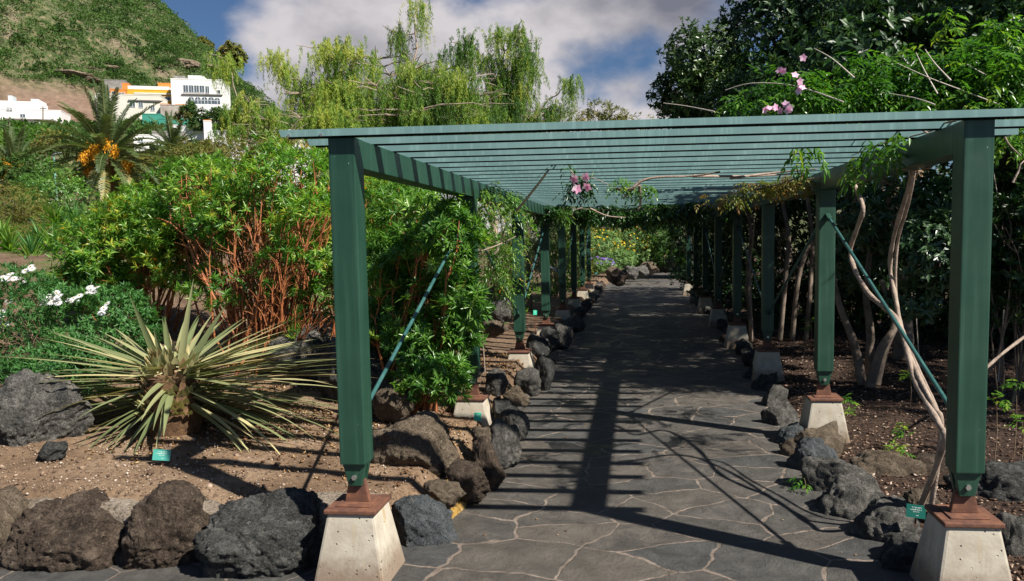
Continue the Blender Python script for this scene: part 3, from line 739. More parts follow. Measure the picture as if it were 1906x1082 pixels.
def palm(base, crown, label, nf=46, FL=3.6, group=None, fruits=0, tr=.35, lean=0, leafl=.38, lw=.055):
    base = Vector(base); crown = Vector(crown); root = empty('date_palm', base, label, 'palm tree', group); root['_w'] = 1
    mb = MB(); P = curve(base-Vector((0, 0, .2)), crown, .02, 8); R = [tr*(1+.10*(i % 2)) for i in range(9)]; mb.tube(P, R, 12); mb.build('trunk', M['palmbark'], root)
    st = ST(); rb = MB(); n2 = 44
    for i in range(nf):
        u = (i+.5)/nf; el = math.radians(86-u*122+random.gauss(0, 6)); a = i*2.39996+random.gauss(0, .12); fl = FL*random.uniform(.85, 1.08)*(1 if u < .75 else .85)
        d = Vector((math.cos(a)*math.cos(el), math.sin(a)*math.cos(el), math.sin(el))); p = crown+d*.25; pts = [p.copy()]; ds = [d.copy()]
        for k in range(12):
            p = p+d*fl/12; d = (d-Vector((0, 0, 1))*(.045+.055*(k/12)+.035*u)).normalized(); pts.append(p.copy()); ds.append(d.copy())
        rb.tube(pts, taper(13, .035, .008), 4, cap=False)
        T = np.linspace(.1, 1, n2); Pn = np.array([tuple(q) for q in pts]); Dn = np.array([tuple(q) for q in ds]); ti = T*12
        pp = np.stack([np.interp(ti, range(13), Pn[:, j]) for j in range(3)], 1); dd = nrm(np.stack([np.interp(ti, range(13), Dn[:, j]) for j in range(3)], 1))
        side = nrm(np.cross(dd, np.array([0, 0, 1.0]))+1e-4); upv = nrm(np.cross(side, dd))
        tone = np.clip(.25+.5*random.random()+(.25 if u > .85 else 0)+rng.random(n2)*.2, 0, 1)
        for sg in (-1, 1):
            DD = dd*.55+side*sg*.85+upv*rng.uniform(.1, .5, (n2, 1)); ll = leafl*np.sin(np.clip(T*2.7+.35, 0, 3.1))**.6*rng.uniform(.85, 1.1, n2)
            st.add(pp, DD, upv, ll, lw, .5, seg=2, r=tone, taper=[.7, 1, .05])
    rb.build('frond_stalks', plain('palm_stalk', (.16, .17, .06), .6), root); st.build('fronds', G['palm'], root)
    for k in range(fruits):
        a = -1.57+random.gauss(0, .5)+(k-fruits/2)*.26; r_ = random.uniform(.6, 1.2); c = crown+Vector((math.cos(a)*r_*1.1, math.sin(a)*r_, random.uniform(-.55, .65)))
        lf = LF(); n = 300; C = np.array(tuple(c))+rng.normal(size=(n, 3))*np.array([.085, .085, .13]); lf.add(C, rdir(n)*.6-np.array([0, 0, 1]), rdir(n), .12, .04, np.clip(.5+rng.normal(size=n)*.25, 0, 1))
        lf.add(c+Vector((0, 0, .2)), np.array([[0, 0, -1.0]]), np.array([[0, 1.0, 0]]), .6, .3)
        lf.build('fruit_cluster', G['date'], root)
    return root

# ------------------------------------------------------------------ rocks
def rock_mesh(name, sub, seed, sc=(1, 1, .75), rough=1.0, mt='rock_grey', flat=True):
    bm = bmesh.new(); bmesh.ops.create_icosphere(bm, subdivisions=sub, radius=1)
    rs = random.Random(seed); pls = []
    for i in range(13):
        n = Vector((rs.gauss(0, 1), rs.gauss(0, 1), rs.gauss(0, 1))).normalized(); pls.append((n, rs.uniform(.60, .92)))
    o = Vector((seed*3.17, seed*1.31, seed*.77))
    for v in bm.verts:
        p = v.co.copy(); r = 1+.26*noise.noise(p*1.1+o)
        p = p*r
        for n, d in pls:
            e = p.dot(n)-d
            if e > 0: p = p-n*e*.86
        q = p*1.0
        f = noise.fractal(q*2.2+o, 1.0, 2.1, 5)*.11*rough - (.5-abs(noise.noise(q*2.6+o)))**3*.34*rough - abs(noise.noise(q*7+o))*.075*rough + noise.fractal(q*13+o, .7, 2.2, 4)*.04*rough
        p = p+v.co.normalized()*f
        v.co = Vector((p.x*sc[0], p.y*sc[1], p.z*sc[2]))
    me = bpy.data.meshes.new(name); bm.to_mesh(me); bm.free()
    for m_ in (mt,): me.materials.append(M[m_])
    me.shade_smooth()
    return me
# ------------------------------------------------------------------ rocks placed round the beds
PROTO = {}
def proto(sub, k):
    if (sub, k) not in PROTO:
        PROTO[(sub, k)] = rock_mesh('rock', sub, 11+k*5+sub, (1, random.uniform(.75, .95), random.uniform(.68, .85)), 1.0)
    return PROTO[(sub, k)]
def rock(loc, size, mt, label, group=None, sub=4, k=0, rot=None, name='lava_rock', cat='rock', me=None):
    o = bpy.data.objects.new(name, me or proto(sub, k)); COL.objects.link(o)
    o.location = loc; o.scale = size; o.rotation_euler = rot or (random.uniform(-.3, .3), random.uniform(-.3, .3), random.uniform(0, 6.28))
    o.material_slots[0].link = 'OBJECT'; o.material_slots[0].material = M[mt]
    return tag(o, label, cat, group)
def prock(px, py, w, h, Y, mt, label, sub=5, k=0, rz=None, deep=.8, group=None, sink=.12, name='lava_rock'):
    """a rock whose middle stands at the measured place, w x h measured in the photo"""
    c = aty(px, py, Y); f = (.92 if 'left' in group else 1.28) if group and 'edging' in group else 1.0; w *= f; h *= f; sx = w/2/F_PX*Y*1.30; sz = h/2/F_PX*Y*1.45
    seed = int(px*7+py)
    me = rock_mesh('rock', sub, seed % 97, (1, 1, 1), 1.0)
    return rock((c.x, Y+.02, c.z-sz*sink), (sx, sx*deep, sz), mt, label, group, rot=(random.uniform(-.15, .15), random.uniform(-.15, .15), rz if rz is not None else random.uniform(-.4, .4)), me=me, name=name)
WALLG = 'boulders of the low front wall'
prock(12, 998, 160, 155, 4.02, 'rock_tan', 'reddish brown boulder with pale lichen at the bottom left corner of the photo', group=WALLG)
prock(133, 996, 225, 166, 4.0, 'rock_brown', 'wide dark brown rounded boulder, second from the left in the low front wall', group=WALLG, sub=6, rz=.1)
prock(314, 998, 190, 168, 4.0, 'rock_brown', 'brown blocky boulder with a flat smooth top in the middle of the low front wall', group=WALLG, sub=6, rz=-.2)
prock(508, 1002, 205, 158, 3.98, 'rock_black', 'charcoal black faceted boulder left of the nearest left footing', group=WALLG, sub=6, rz=.3)
prock(412, 965, 60, 40, 4.10, 'rock_black', 'small dark stone wedged high between two front wall boulders', group=WALLG, sub=4)
prock(222, 1040, 26, 50, 3.86, 'rock_black', 'small blue black stone low in the gap beside the wide brown boulder', group=WALLG, sub=4)
prock(395, 1030, 44, 60, 3.98, 'rock_brown', 'narrow stone filling the gap left of the black faceted boulder', group=WALLG, sub=4)
prock(75, 1040, 50, 40, 3.84, 'rock_brown', 'small low stone at the foot of the front wall near the left corner', group=WALLG, sub=4)
prock(582, 1030, 40, 90, 3.95, 'rock_grey', 'dark stone tucked against the nearest left concrete footing', group=WALLG, sub=4)
# mortar between the boulders
mb = MB()
pts = [(-6.0, .34), (-3.6, .36), (-2.6, .34), (-1.6, .33)]
V = []; nxm, nzm = 90, 8
vs = []
for i in range(nxm+1):
    x = -7.0+5.55*i/nxm
    for j in range(nzm+1):
        t = j/nzm; z = -.02+.29*min(1, t*1.35); y = 4.0+.03*math.sin(x*3)+.22*max(0, t-.72)/.28*1.0+.04*t
        n = noise.noise(Vector((x*5, z*6, 1)))*.05+noise.noise(Vector((x*17, z*17, 1)))*.02; vs.append((x, y+n, z+n*.5))
fs = [(i*(nzm+1)+j, (i+1)*(nzm+1)+j, (i+1)*(nzm+1)+j+1, i*(nzm+1)+j+1) for i in range(nxm) for j in range(nzm)]
mb.add(vs, fs, 0, True); tag(mb.build('mortar_wall', M['mortar']), 'pale rough mortar holding the boulders of the low front wall', 'wall')
for i, x in enumerate((-4.0, -4.7)):
    rock((x, 4.0, .2), (.36, .28, .27), 'rock_brown', ('brown boulder of the front wall just beyond the left edge of the photo', 'farthest left boulder of the front wall, outside the photo')[i], WALLG, 4, i % 4)
prock(62, 775, 175, 150, 5.0, 'rock_grey', 'large grey black lava boulder under the leaf tips left of the spiky plant', sub=6, deep=.7)
prock(92, 838, 52, 32, 4.62, 'rock_black', 'small shiny black stone on the soil below the grey boulder at left')
prock(757, 833, 140, 130, 5.25, 'rock_tan', 'big tan and grey pitted boulder right behind the nearest left post', sub=6)
prock(728, 745, 62, 70, 6.0, 'rock_tan', 'tan rock topped by a small yellow green succulent behind the nearest left post')
prock(660, 690, 120, 130, 6.4, 'rock_grey', 'dark grey rock in shade under the red stemmed shrub left of the post')
prock(560, 660, 110, 110, 7.0, 'rock_grey', 'shaded rock behind the spiky plant leaf tips under the red stemmed shrub')
LG = 'lava rocks edging the left side of the path'
near_left = [
 (785, 975, 118, 112, 4.30, 'rock_blue', 'smooth bluish grey rock right of the nearest left footing'),
 (825, 920, 76, 50, 4.62, 'rock_tan', 'low tan brown rock above the ochre mortar patch on the left edge'),
 (868, 893, 92, 70, 4.95, 'rock_brown', 'dark brown pitted rock behind the ochre mortar patch on the left edge'),
 (908, 868, 62, 96, 5.25, 'rock_brown', 'upright brown rock at the left path edge right of the ochre patch'),
 (935, 828, 66, 84, 5.75, 'rock_grey', 'tall grey rounded rock in the left path edge, below the small green tag'),
 (897, 812, 40, 34, 5.7, 'rock_tan', 'small tan stone on the soil beside the tall grey edge rock'),
 (958, 785, 48, 66, 6.5, 'rock_grey', 'grey upright rock at the left path edge level with the second left footing'),
 (938, 762, 50, 44, 6.75, 'rock_black', 'dark bluish rock just right of the second left footing'),
 (960, 737, 46, 34, 7.3, 'rock_tan', 'oval tan rock in the left path edge past the second left footing'),
 (925, 708, 46, 46, 7.5, 'rock_grey', 'grey angular rock on the soil behind the second left post'),
 (985, 708, 52, 44, 8.0, 'rock_grey', 'dark grey rock left of the path above the oval tan rock'),
 (1012, 692, 36, 60, 8.8, 'rock_black', 'tall narrow black rock at the left path edge near the third left footing'),
 (1000, 640, 46, 40, 10.6, 'rock_black', 'black lumpy rock right of the third left footing'),
 (1022, 634, 40, 44, 11.0, 'rock_black', 'dark rough rock beside the black lumpy rock past the third left post'),
 (1047, 622, 34, 50, 12.2, 'rock_grey', 'smooth dark upright slab of rock by the fourth left footing'),
 (1068, 600, 36, 34, 13.8, 'rock_grey', 'pale grey rounded rock at the left path edge past the fourth left post')]
for i, (px, py, w, h, Y, mt, lb) in enumerate(near_left):
    prock(px, py, w, h, Y, mt, lb, sub=5 if Y < 8 else 4, group=LG)
# ochre painted mortar
mb = MB(); c = [atz(806, 994, .01), atz(845, 990, .01), atz(872, 955, .01), atz(905, 910, .01)]
P = [(-1.17, 4.42), (-1.12, 4.62), (-1.11, 4.85), (-1.06, 5.1), (-1.05, 5.35)]; vs = []
for i, (x, y) in enumerate(P):
    for j in range(6):
        t = j/5; vs.append((x-.10*t-.02*math.sin(i*2.1+j), y, -.01+.20*t*(1-.12*(i % 2))+.012*math.sin(i*3+j*2)))
mb.add(vs, [(i*6+j, (i+1)*6+j, (i+1)*6+j+1, i*6+j+1) for i in range(4) for j in range(5)], 0, True)
tag(mb.build('mortar_patch', M['ochre']), 'ochre yellow painted mortar face at the left path edge below the rocks', 'mortar patch', kind=None)
RG = 'lava rocks edging the right side of the path'
near_right = [
 (1690, 1045, 80, 70, 4.15, 'rock_black', 'black shaded rock left of the nearest right footing'),
 (1655, 985, 80, 74, 4.55, 'rock_grey', 'grey pitted rock above the black one by the nearest right footing'),
 (1720, 945, 46, 56, 4.75, 'rock_tan', 'pale rough rock standing behind the dark green plant label'),
 (1702, 1012, 62, 44, 4.25, 'rock_grey', 'pale grey lumpy rock right below the dark green plant label'),
 (1590, 955, 92, 90, 4.95, 'rock_grey', 'large grey layered lava rock at the right path edge before the first right post'),
 (1550, 905, 84, 84, 5.4, 'rock_grey', 'tall grey rock with a split face on the right path edge'),
 (1515, 860, 54, 60, 5.85, 'rock_blue', 'smooth blue grey rock behind the little green weed on the right edge'),
 (1520, 833, 74, 56, 6.2, 'rock_tan', 'brown mossy rounded rock in front of the second right footing'),
 (1472, 815, 42, 42, 6.6, 'rock_blue', 'small bluish stone left of the second right footing'),
 (1452, 780, 44, 44, 7.3, 'rock_grey', 'light grey craggy rock at the right path edge left of the second footing'),
 (1442, 750, 36, 44, 8.1, 'rock_grey', 'grey rock on the right path edge past the second right footing'),
 (1425, 722, 32, 40, 8.9, 'rock_black', 'dark rock at the right path edge just before the third right footing'),
 (1412, 700, 36, 30, 9.6, 'rock_black', 'low dark rock below the third right footing'),
 (1365, 640, 34, 26, 13.0, 'rock_brown', 'brown rounded rock in front of the fourth right footing'),
 (1655, 890, 96, 56, 5.7, 'rock_tan', 'yellowish brown cracked rock lying on the bark mulch near the nearest right post'),
 (1745, 885, 76, 52, 5.8, 'rock_brown', 'dark brown rock on the mulch left of the nearest right post'),
 (1870, 905, 110, 66, 5.2, 'rock_black', 'dark rock right of the nearest right post at the photo edge'),
 (1892, 1025, 60, 90, 4.3, 'rock_grey', 'grey rock at the bottom right corner beside the footing')]
for i, (px, py, w, h, Y, mt, lb) in enumerate(near_right):
    prock(px, py, w, h, Y, mt, lb, sub=5 if Y < 8 else 4, group=RG)
ordn = ['first', 'second', 'third', 'fourth', 'fifth', 'sixth', 'seventh', 'eighth', 'ninth', 'tenth', 'eleventh', 'twelfth']
MTW = {'rock_grey': 'grey', 'rock_black': 'black', 'rock_brown': 'brown', 'rock_tan': 'tan', 'rock_blue': 'bluish'}
for side, y0, LGX in ((-1, 14.6, LG), (1, 10.3, RG)):
    y = y0; cnt = {}; used = set()
    while y < 28.5:
        b = min(7, int((y-PY0)/PS)); cnt[b] = cnt.get(b, 0)+1; q = ordn[min(cnt[b]-1, 11)]
        x = (float(pl(y))-.14 if side < 0 else float(pr_(y))+.12)+random.uniform(-.05, .05)
        s = random.uniform(.12, .19)*(1.0 if side < 0 else .85)
        mt = random.choice(['rock_grey', 'rock_black', 'rock_brown', 'rock_black']); sd_ = 'left' if side < 0 else 'right'
        dist_ = int(y-PY0-7*PS)
        where = f'past the {ORD[b]} {sd_} pergola post' if b < 7 else f'beyond the rearmost {sd_} pergola post'
        if b == 7: q = ('first', 'second', 'third', 'fourth', 'fifth', 'sixth', 'seventh', 'eighth', 'ninth', 'tenth', 'eleventh', 'twelfth', 'thirteenth', 'fourteenth', 'fifteenth', 'sixteenth', 'seventeenth', 'eighteenth')[min(cnt[b]-1, 17)]
        rock((x, y, .09), (s, s*.95, s*1.0), mt, f'{MTW[mt]} edging rock, {q} one {where}', LGX, 3 if y > 12 else 4, random.randrange(6))
        y += random.uniform(.27, .42)
# small dark rocks behind the left edging
for i, (px, py, w, h, Y, mt, lb) in enumerate([
 (1152, 516, 30, 24, 26, 'rock_brown', 'dark brown boulder at the left bend of the path beyond the pergola'),
 (1176, 508, 26, 20, 29.5, 'rock_grey', 'grey boulder right of the dark brown one at the path bend'),
 (1192, 504, 24, 18, 31.5, 'rock_grey', 'rounded pale boulder below the yellow flower bushes'),
 (1208, 499, 28, 24, 33.5, 'rock_tan', 'tall tan boulder at the path bend under yellow flowers'),
 (1226, 494, 26, 24, 35, 'rock_tan', 'pale tan boulder second from the right at the far path bend'),
 (1243, 492, 24, 22, 36, 'rock_tan', 'pale boulder at the right end of the far rock row'),
 (1224, 480, 30, 20, 37, 'rock_tan', 'pale boulder on top of the far rock row'),
 (1140, 508, 24, 20, 27, 'rock_tan', 'small pale boulder left of the path bend boulders')]):
    prock(px, py, w, h, Y, mt, lb, sub=4, group='boulders at the far bend of the path', sink=.05)
for i, (px, py, w, h, Y, mt, lb) in enumerate([
 (18, 498, 50, 44, 13.5, 'rock_black', 'rounded black boulder behind the daisies at the left edge'),
 (70, 500, 36, 36, 14, 'rock_black', 'dark rock under the fern like plants at left'),
 (76, 526, 28, 18, 12, 'rock_blue', 'small grey stone on pale sand behind the daisies'),
 (103, 524, 30, 26, 12.3, 'rock_tan', 'rough grey brown stone right of the small grey stone on pale sand'),
 (235, 510, 60, 36, 11, 'rock_tan', 'pale rock showing through the lower stems of the big shrub'),
 (330, 525, 70, 40, 11, 'rock_grey', 'pale grey rock behind the red stems of the big shrub'),
 (912, 560, 30, 40, 13, 'rock_tan', 'pale rock between the second and third left posts'),
 (930, 575, 40, 44, 12, 'rock_grey', 'grey rock left of the third left post'),
 (915, 610, 44, 30, 10.2, 'rock_tan', 'flat pale rock on the bank left of the third left post'),
 (888, 690, 22, 20, 7.4, 'rock_grey', 'little grey rock by the foot of the second left post')]):
    prock(px, py, w, h, Y, mt, lb, sub=4)

# ------------------------------------------------------------------ plant labels
def plant_sign(px, py, w, h, Y, foot, rz, col, label, tilt=.25):
    c = aty(px, py, Y); g = foot; root = empty('plant_label', (c.x, Y, g), label, 'plant label', None); root['_w'] = 1
    hw, hh = w/2/F_PX*Y, h/2/F_PX*Y
    ax = Vector((math.cos(rz), math.sin(rz), -.07)).normalized(); ay = Vector((0, math.sin(tilt), math.cos(tilt))); ay = (ay-ax*ay.dot(ax)).normalized(); an = ax.cross(ay)
    mb = MB(); mb.obox(c, ax, ay, an, hw, hh, .0015); p = mb.build('plate', M[col], root)
    mb = MB(); rs = random.Random(3)
    for r_, (y, x0, x1) in enumerate([(.55, -.45, .55), (.22, -.62, .62), (-.08, -.30, .30), (-.60, .02, .22)]):
        x = x0
        while x < x1:
            l = rs.uniform(.03, .09)
            for sgn in (0, 1):
                mb.obox(c+ax*hw*(x+l/2)+ay*hh*(y+rs.uniform(-.04, .06))+an*.0022, ax, ay, an, hw*l*.42, hh*.045*rs.uniform(.6, 1.5), .0004)
            x += l+rs.choice([.015, .02, .07])
    mb.build('lettering', M['lettering'], root)
    mb = MB(); mb.obox(Vector((c.x, Y+.004, (c.z+g)/2-.01)), Vector((1, 0, 0)), Vector((0, 1, 0)), Vector((0, 0, 1)), .005, .0015, (c.z-g)/2); mb.build('stake', M['rust'], root)
M['teal'] = plain('teal_plastic', (.07, .36, .29), .4, (.09, .40, .33), 10, .02)
M['tealdark'] = plain('dark_green_plastic', (.008, .10, .08), .4, (.01, .13, .10), 10, .02)
M['tealgreen'] = plain('green_plastic', (.01, .40, .24), .4, (.015, .45, .28), 10, .02)
M['lettering'] = plain('white_lettering', (.72, .80, .76), .6, (.8, .86, .82), 10, 0)
plant_sign(301, 847, 35, 22, 4.62, hz(-2.95, 4.6)-.02, .12, 'teal', 'small teal plant label with white lettering in front of the spiky plant')
plant_sign(1705, 952, 33, 24, 4.38, .02, -.15, 'tealdark', 'dark green plant label with faint lettering beside the nearest right footing')
plant_sign(889, 776, 13, 16, 6.15, hz(-1.5, 6.1)-.02, .3, 'tealgreen', 'tiny bright green plant label in front of the second left footing')
plant_sign(996, 582, 7, 9, 12.0, hz(-1.6, 12), .3, 'tealgreen', 'tiny green plant label left of the fourth left post')
plant_sign(1110, 510, 5, 5, 25.5, hz(-1.7, 25.5), .1, 'teal', 'tiny turquoise plant label beyond the rearmost left post')

# ------------------------------------------------------------------ the spiky plant
base = Vector((aty(325, 800, 5.30).x, 5.30, hz(aty(325, 800, 5.30).x, 5.3))); cen = aty(322, 700, 5.30)
ag = empty('spiky_succulent', base, 'big spiky plant with a fat brown trunk and long stiff grey green sword leaves', 'succulent'); ag['_w'] = 1
mb = MB(); n = 22; P = []; R = []
for i in range(n):
    t = i/(n-1); P.append((base.x, base.y, base.z-.05+(cen.z+.04-base.z)*t)); R.append((.150+.035*math.sin(min(1, t*1.15)*2.6)+.02*t)*(1+.045*(i % 2)))
mb.tube(P, R, 26); tr = mb.build('trunk', M['palmbark'], ag)
me = tr.data
for v in me.vertices:
    f = 1+.06*noise.noise(v.co*22)+.05*noise.noise(v.co*7); v.co.x = base.x+(v.co.x-base.x)*f; v.co.y = base.y+(v.co.y-base.y)*f
st = ST(); nl = 300; A_ = np.arange(nl)*2.39996+rng.normal(size=nl)*.12; u = (np.arange(nl)+.5)/nl
el = np.radians(np.interp(u, [0, .04, .12, .45, .8, 1], [27, 20, 14, 6, -4, -17])+rng.normal(size=nl)*5)
keep = (np.sin(A_) > -.5) | (rng.random(nl) < .15) | (u > .9)*(rng.random(nl) < .3); A_, u, el = A_[keep], u[keep], el[keep]; nl = len(u)
fr = np.clip(-np.sin(A_), 0, 1); el = el-np.radians(14)*fr
D = np.stack([np.cos(A_)*np.cos(el), np.sin(A_)*np.cos(el), np.sin(el)], 1)
P = np.array(tuple(cen))+np.stack([np.cos(A_)*.17, np.sin(A_)*.17, .08-.30*u], 1)
L = (1-.62*fr)*np.interp(u, [0, .1, .4, 1], [.6, 1.0, 1.28, 1.08])*rng.uniform(.82, 1.12, nl); dr = np.interp(u, [0, .1, .5, 1], [.02, .14, .34, .85])*rng.uniform(.3, 1.7, nl)
NN = np.tile([0, 0, 1.0], (nl, 1))+rdir(nl)*.15
st.add(P, D, NN, L, np.interp(u, [0, .12, 1], [.050, .042, .034])*rng.uniform(.85, 1.15, nl), dr, seg=9, vee=.16)
up_ = np.array([[-.36, -.05, 1.0], [.20, .02, 1.05], [-.16, .1, 1.1], [-.10, -.12, .8], [.55, .1, .9], [.08, .2, .9]]); st.add(np.tile(tuple(cen), (6, 1))+up_*.08+np.array([[-.06, 0, 0], [.05, 0, 0], [-.03, .05, 0], [-.02, -.04, 0], [.08, 0, 0], [.02, .04, 0]]), up_, np.tile([0, -1.0, 0.1], (6, 1)), np.array([.56, .62, .34, .30, .50, .32]), .052, .05, seg=7, vee=.2)
st.build('leaves', G['agave'], ag)
st = ST(); nb = 230; a = rng.random(nb)*6.28; zt = rng.random(nb); rc = .06+.15*zt**.45; D = np.stack([np.cos(a), np.sin(a), .5+(1-zt)*1.6], 1)
P = np.array(tuple(cen))+np.stack([np.cos(a)*rc, np.sin(a)*rc, .17-zt*.42], 1); st.add(P, D, np.stack([np.cos(a), np.sin(a), 0*a-.4], 1), rng.uniform(.045, .095, nb), .06, .15, seg=3, r=rng.uniform(.72, 1, nb), taper=[1, .95, .6, .05])
st.build('leaf_bases', G['agave'], ag)

# ------------------------------------------------------------------ shrubs on the left
def A(px, py, Y): return tuple(aty(px, py, Y))
shrub('red_stemmed_shrub', (A(255, 600, 8.0)[0], 8.0, hz(-4.2, 8)), [(A(215, 475, 8.1), (.62, .6, .38), 1.2), (A(300, 410, 8.2), (.58, .6, .38), 1.3), (A(180, 520, 8.0), (.36, .4, .26), .5), (A(350, 460, 7.9), (.5, .5, .42), .8)],
      'dense bright green shrub at the far left of the bed, foliage down to the ground', 'shrub', 'redshrub', nclu=3100, nleaf=15, L=.074, Wd=.014, stems=46, group='red stemmed shrubs in the left bed')
shrub('red_stemmed_shrub', (A(500, 720, 7.2)[0], 7.2, hz(-2.8, 7.2)), [(A(400, 350, 7.9), (.66, .6, .30), 1.1), (A(530, 335, 7.6), (.62, .55, .32), 1.1), (A(585, 430, 7.1), (.34, .4, .34), .6), (A(440, 400, 7.4), (.55, .4, .26), .6), (A(480, 430, 7.5), (.5, .5, .22), .35), (A(590, 590, 6.9), (.22, .3, .3), .22), (A(430, 530, 7.3), (.45, .4, .22), .22), (A(550, 500, 7.0), (.35, .4, .25), .25)],
      'tall open shrub with bare rusty red stems and bright leafy top left of nearest post', 'shrub', 'redshrub', nclu=2300, nleaf=14, L=.072, Wd=.014, stems=150, r0=.014, group='red stemmed shrubs in the left bed', bare=1, under=.6)
shrub('red_stemmed_shrub', (A(735, 735, 6.6)[0], 6.6, hz(-1.9, 6.6)), [(A(760, 420, 7.1), (.42, .5, .38), 1), (A(840, 440, 6.15), (.22, .35, .30), .7), (A(866, 560, 6.2), (.15, .25, .26), .35), (A(800, 630, 6.25), (.34, .3, .24), .7), (A(790, 560, 6.6), (.40, .4, .36), 1), (A(850, 610, 6.35), (.18, .25, .36), .35), (A(815, 700, 6.1), (.26, .25, .22), .5), (A(720, 620, 6.6), (.24, .3, .3), .5), (A(715, 500, 6.9), (.28, .3, .4), .5), (A(760, 490, 6.4), (.36, .3, .30), .7)],
      'dark green leafy shrub filling the space between the first and second left posts', 'shrub', 'redshrub2', nclu=2500, nleaf=15, L=.078, Wd=.015, stems=75, group='red stemmed shrubs in the left bed', zlo=.42)
shrub('red_stemmed_shrub', (A(640, 560, 9)[0], 9.2, hz(-2.9, 9)), [(A(700, 380, 9.4), (.7, .5, .45), 1), (A(640, 470, 9.0), (.5, .5, .4), .8)],
      'yellowish shrub with red stems standing behind the nearest left post', 'shrub', 'redshrub', nclu=1500, nleaf=13, L=.07, Wd=.014, stems=30, group='red stemmed shrubs in the left bed')
# daisies
dz_ = shrub('daisy_bush', (A(100, 680, 6.3)[0], 6.3, hz(-5, 6.3)), [(A(60, 620, 6.3), (.62, .6, .42), 1), (A(190, 610, 6.6), (.42, .5, .34), .8), (A(20, 560, 7.0), (.4, .5, .3), .5), (A(120, 690, 5.9), (.45, .35, .24), .5)],
      'low feathery green bush covered in white daisies at the left edge', 'flower bush', 'daisy', nclu=3400, nleaf=11, L=.048, Wd=.012, stems=30, stemmat='stem', r0=.006, under=.75, spread=(10, 100))
fl = [(97, 563, 9), (88, 551, 4), (108, 548, 5), (83, 560, 3), (20, 566, 3), (10, 518, 5), (28, 520, 4), (43, 503, 3), (145, 556, 3), (174, 540, 5), (168, 530, 2), (195, 575, 3), (5, 583, 3), (0, 600, 2), (130, 556, 2)]
for px, py, k in fl:
    for q in range(k):
        c = aty(px+random.gauss(0, 7), py+random.gauss(0, 4), 6.25+random.uniform(-.15, .15)); lf = LF(); n = 13; a = np.arange(n)*2*math.pi/n
        ax_ = nrm(np.array([[random.gauss(0, .25), -.55+random.gauss(0, .2), .85]]))[0]; q1 = nrm(np.cross(ax_, [0, 0, 1.0])); q2 = np.cross(ax_, q1)
        D = np.cos(a)[:, None]*q1+np.sin(a)[:, None]*q2; lf.add(np.array(tuple(c))+D*.005, D, np.tile(ax_, (n, 1)), .030, .011, rng.random(n), fold=.02)
        lf.add(np.array(tuple(c))+ax_*.003+D*0, D+ax_*.5, np.tile(ax_, (n, 1)), .007, .005, rng.random(n), m=1)
        lf.build('flower', [G['petalwhite'], G['petalyellow']], dz_)

M['palestem'] = plain('pale_stem', (.48, .40, .33), .8, (.66, .58, .50), 14, .4)
# ------------------------------------------------------------------ climbing vines
def vine(name, label, stems, clumps, cat='vine', leaf='vine', nleaf=300, L=.05, Wd=.016, rach=.13, npair=3, r0=.008, stemmat='liana', flowers=(), group=None, droop=.5):
    base = Vector(stems[0][0]); root = empty(name, base, label, cat, group); root['_w'] = 1
    mb = MB()
    for P in stems:
        Q = smooth_pts(P, 4) if len(P) > 2 else [Vector(p) for p in P]; mb.tube(Q, taper(len(Q), r0, r0*.4), 6)
    mb.build('stems', M[stemmat], root)
    if clumps:
        lf = LF(); tw = sum(c[2] for c in clumps)
        for c, r, w in clumps:
            n = max(3, int(nleaf*w/tw)); C = np.asarray(c)+rdir(n)*np.asarray(r)*(rng.random((n, 1))**.5); f = np.array([noise.noise(Vector(p)*2.6) for p in C]); C = C[f > -.18]
            n = len(C); D = rdir(n); D[:, 2] = D[:, 2]*.4-droop+.25*(C[:, 2] > c[2]); tone = np.clip(.45+.5*np.array([noise.noise(Vector(p)*2+Vector((3, 3, 3))) for p in C])+rng.normal(size=n)*.2, 0, 1)
            pinnate(lf, C, D, np.tile([0, 0, 1.0], (n, 1))+rdir(n)*.5, npair, L, Wd, rach, tone)
        lf.build('foliage', G[leaf], root)
    for f in flowers: flower(f, root)
    return root
def flower(c, root, s=.042):
    lf = LF(); n = 5; a = np.arange(n)*2*math.pi/n+random.random()*3; ax_ = nrm(np.array([[random.gauss(-.1, .35), -.8, random.gauss(.0, .35)]]))[0]; q1 = nrm(np.cross(ax_, [0, 0, 1.0])); q2 = np.cross(ax_, q1)
    D = np.cos(a)[:, None]*q1+np.sin(a)[:, None]*q2+ax_*.25; c = np.array(tuple(c))
    lf.add(c, D, np.tile(ax_, (n, 1)), s, s*.85, rng.uniform(.4, 1, n), fold=-.08); lf.add(c-ax_*s*.9, ax_+D*.45, D, s*1.05, s*.4, rng.uniform(0, .3, n)); lf.add(c+0*D, D, np.tile(ax_, (n, 1)), s*.4, s*.3, rng.uniform(0, .1, n), fold=-.2)
    lf.build('flower', G['petalpink'], root)
# left vine at the second and third posts
vine('climbing_vine', 'green vine with a bright yellow green tip climbing between the second and third left posts', [[(-1.62, 8.3, .3), (-1.6, 8.2, 1.0), A(935, 440, 8.1), A(915, 360, 7.6), A(905, 340, 7.2)], [A(935, 440, 8.1), A(950, 400, 8), A(965, 385, 7.6)], [A(888, 470, 7.2), A(930, 455, 7.4), A(960, 440, 7.7)], [A(888, 392, 6.95), A(915, 376, 7.1)]],
     [(A(925, 400, 7.9), (.20, .25, .18), 1), (A(930, 470, 8.0), (.24, .25, .28), 1.3), (A(950, 370, 7.6), (.12, .2, .10), .4), (A(940, 530, 8.2), (.16, .2, .12), .3)], nleaf=620, L=.045, Wd=.012, leaf='redshrub2')
vine('climbing_vine', 'sprig of lemon yellow young leaves at the second left post top', [[A(945, 385, 7.0), A(925, 360, 6.95), A(912, 340, 6.9)]], [(A(915, 352, 6.9), (.10, .08, .07), 1)], nleaf=26, leaf='bright', L=.05, r0=.004)
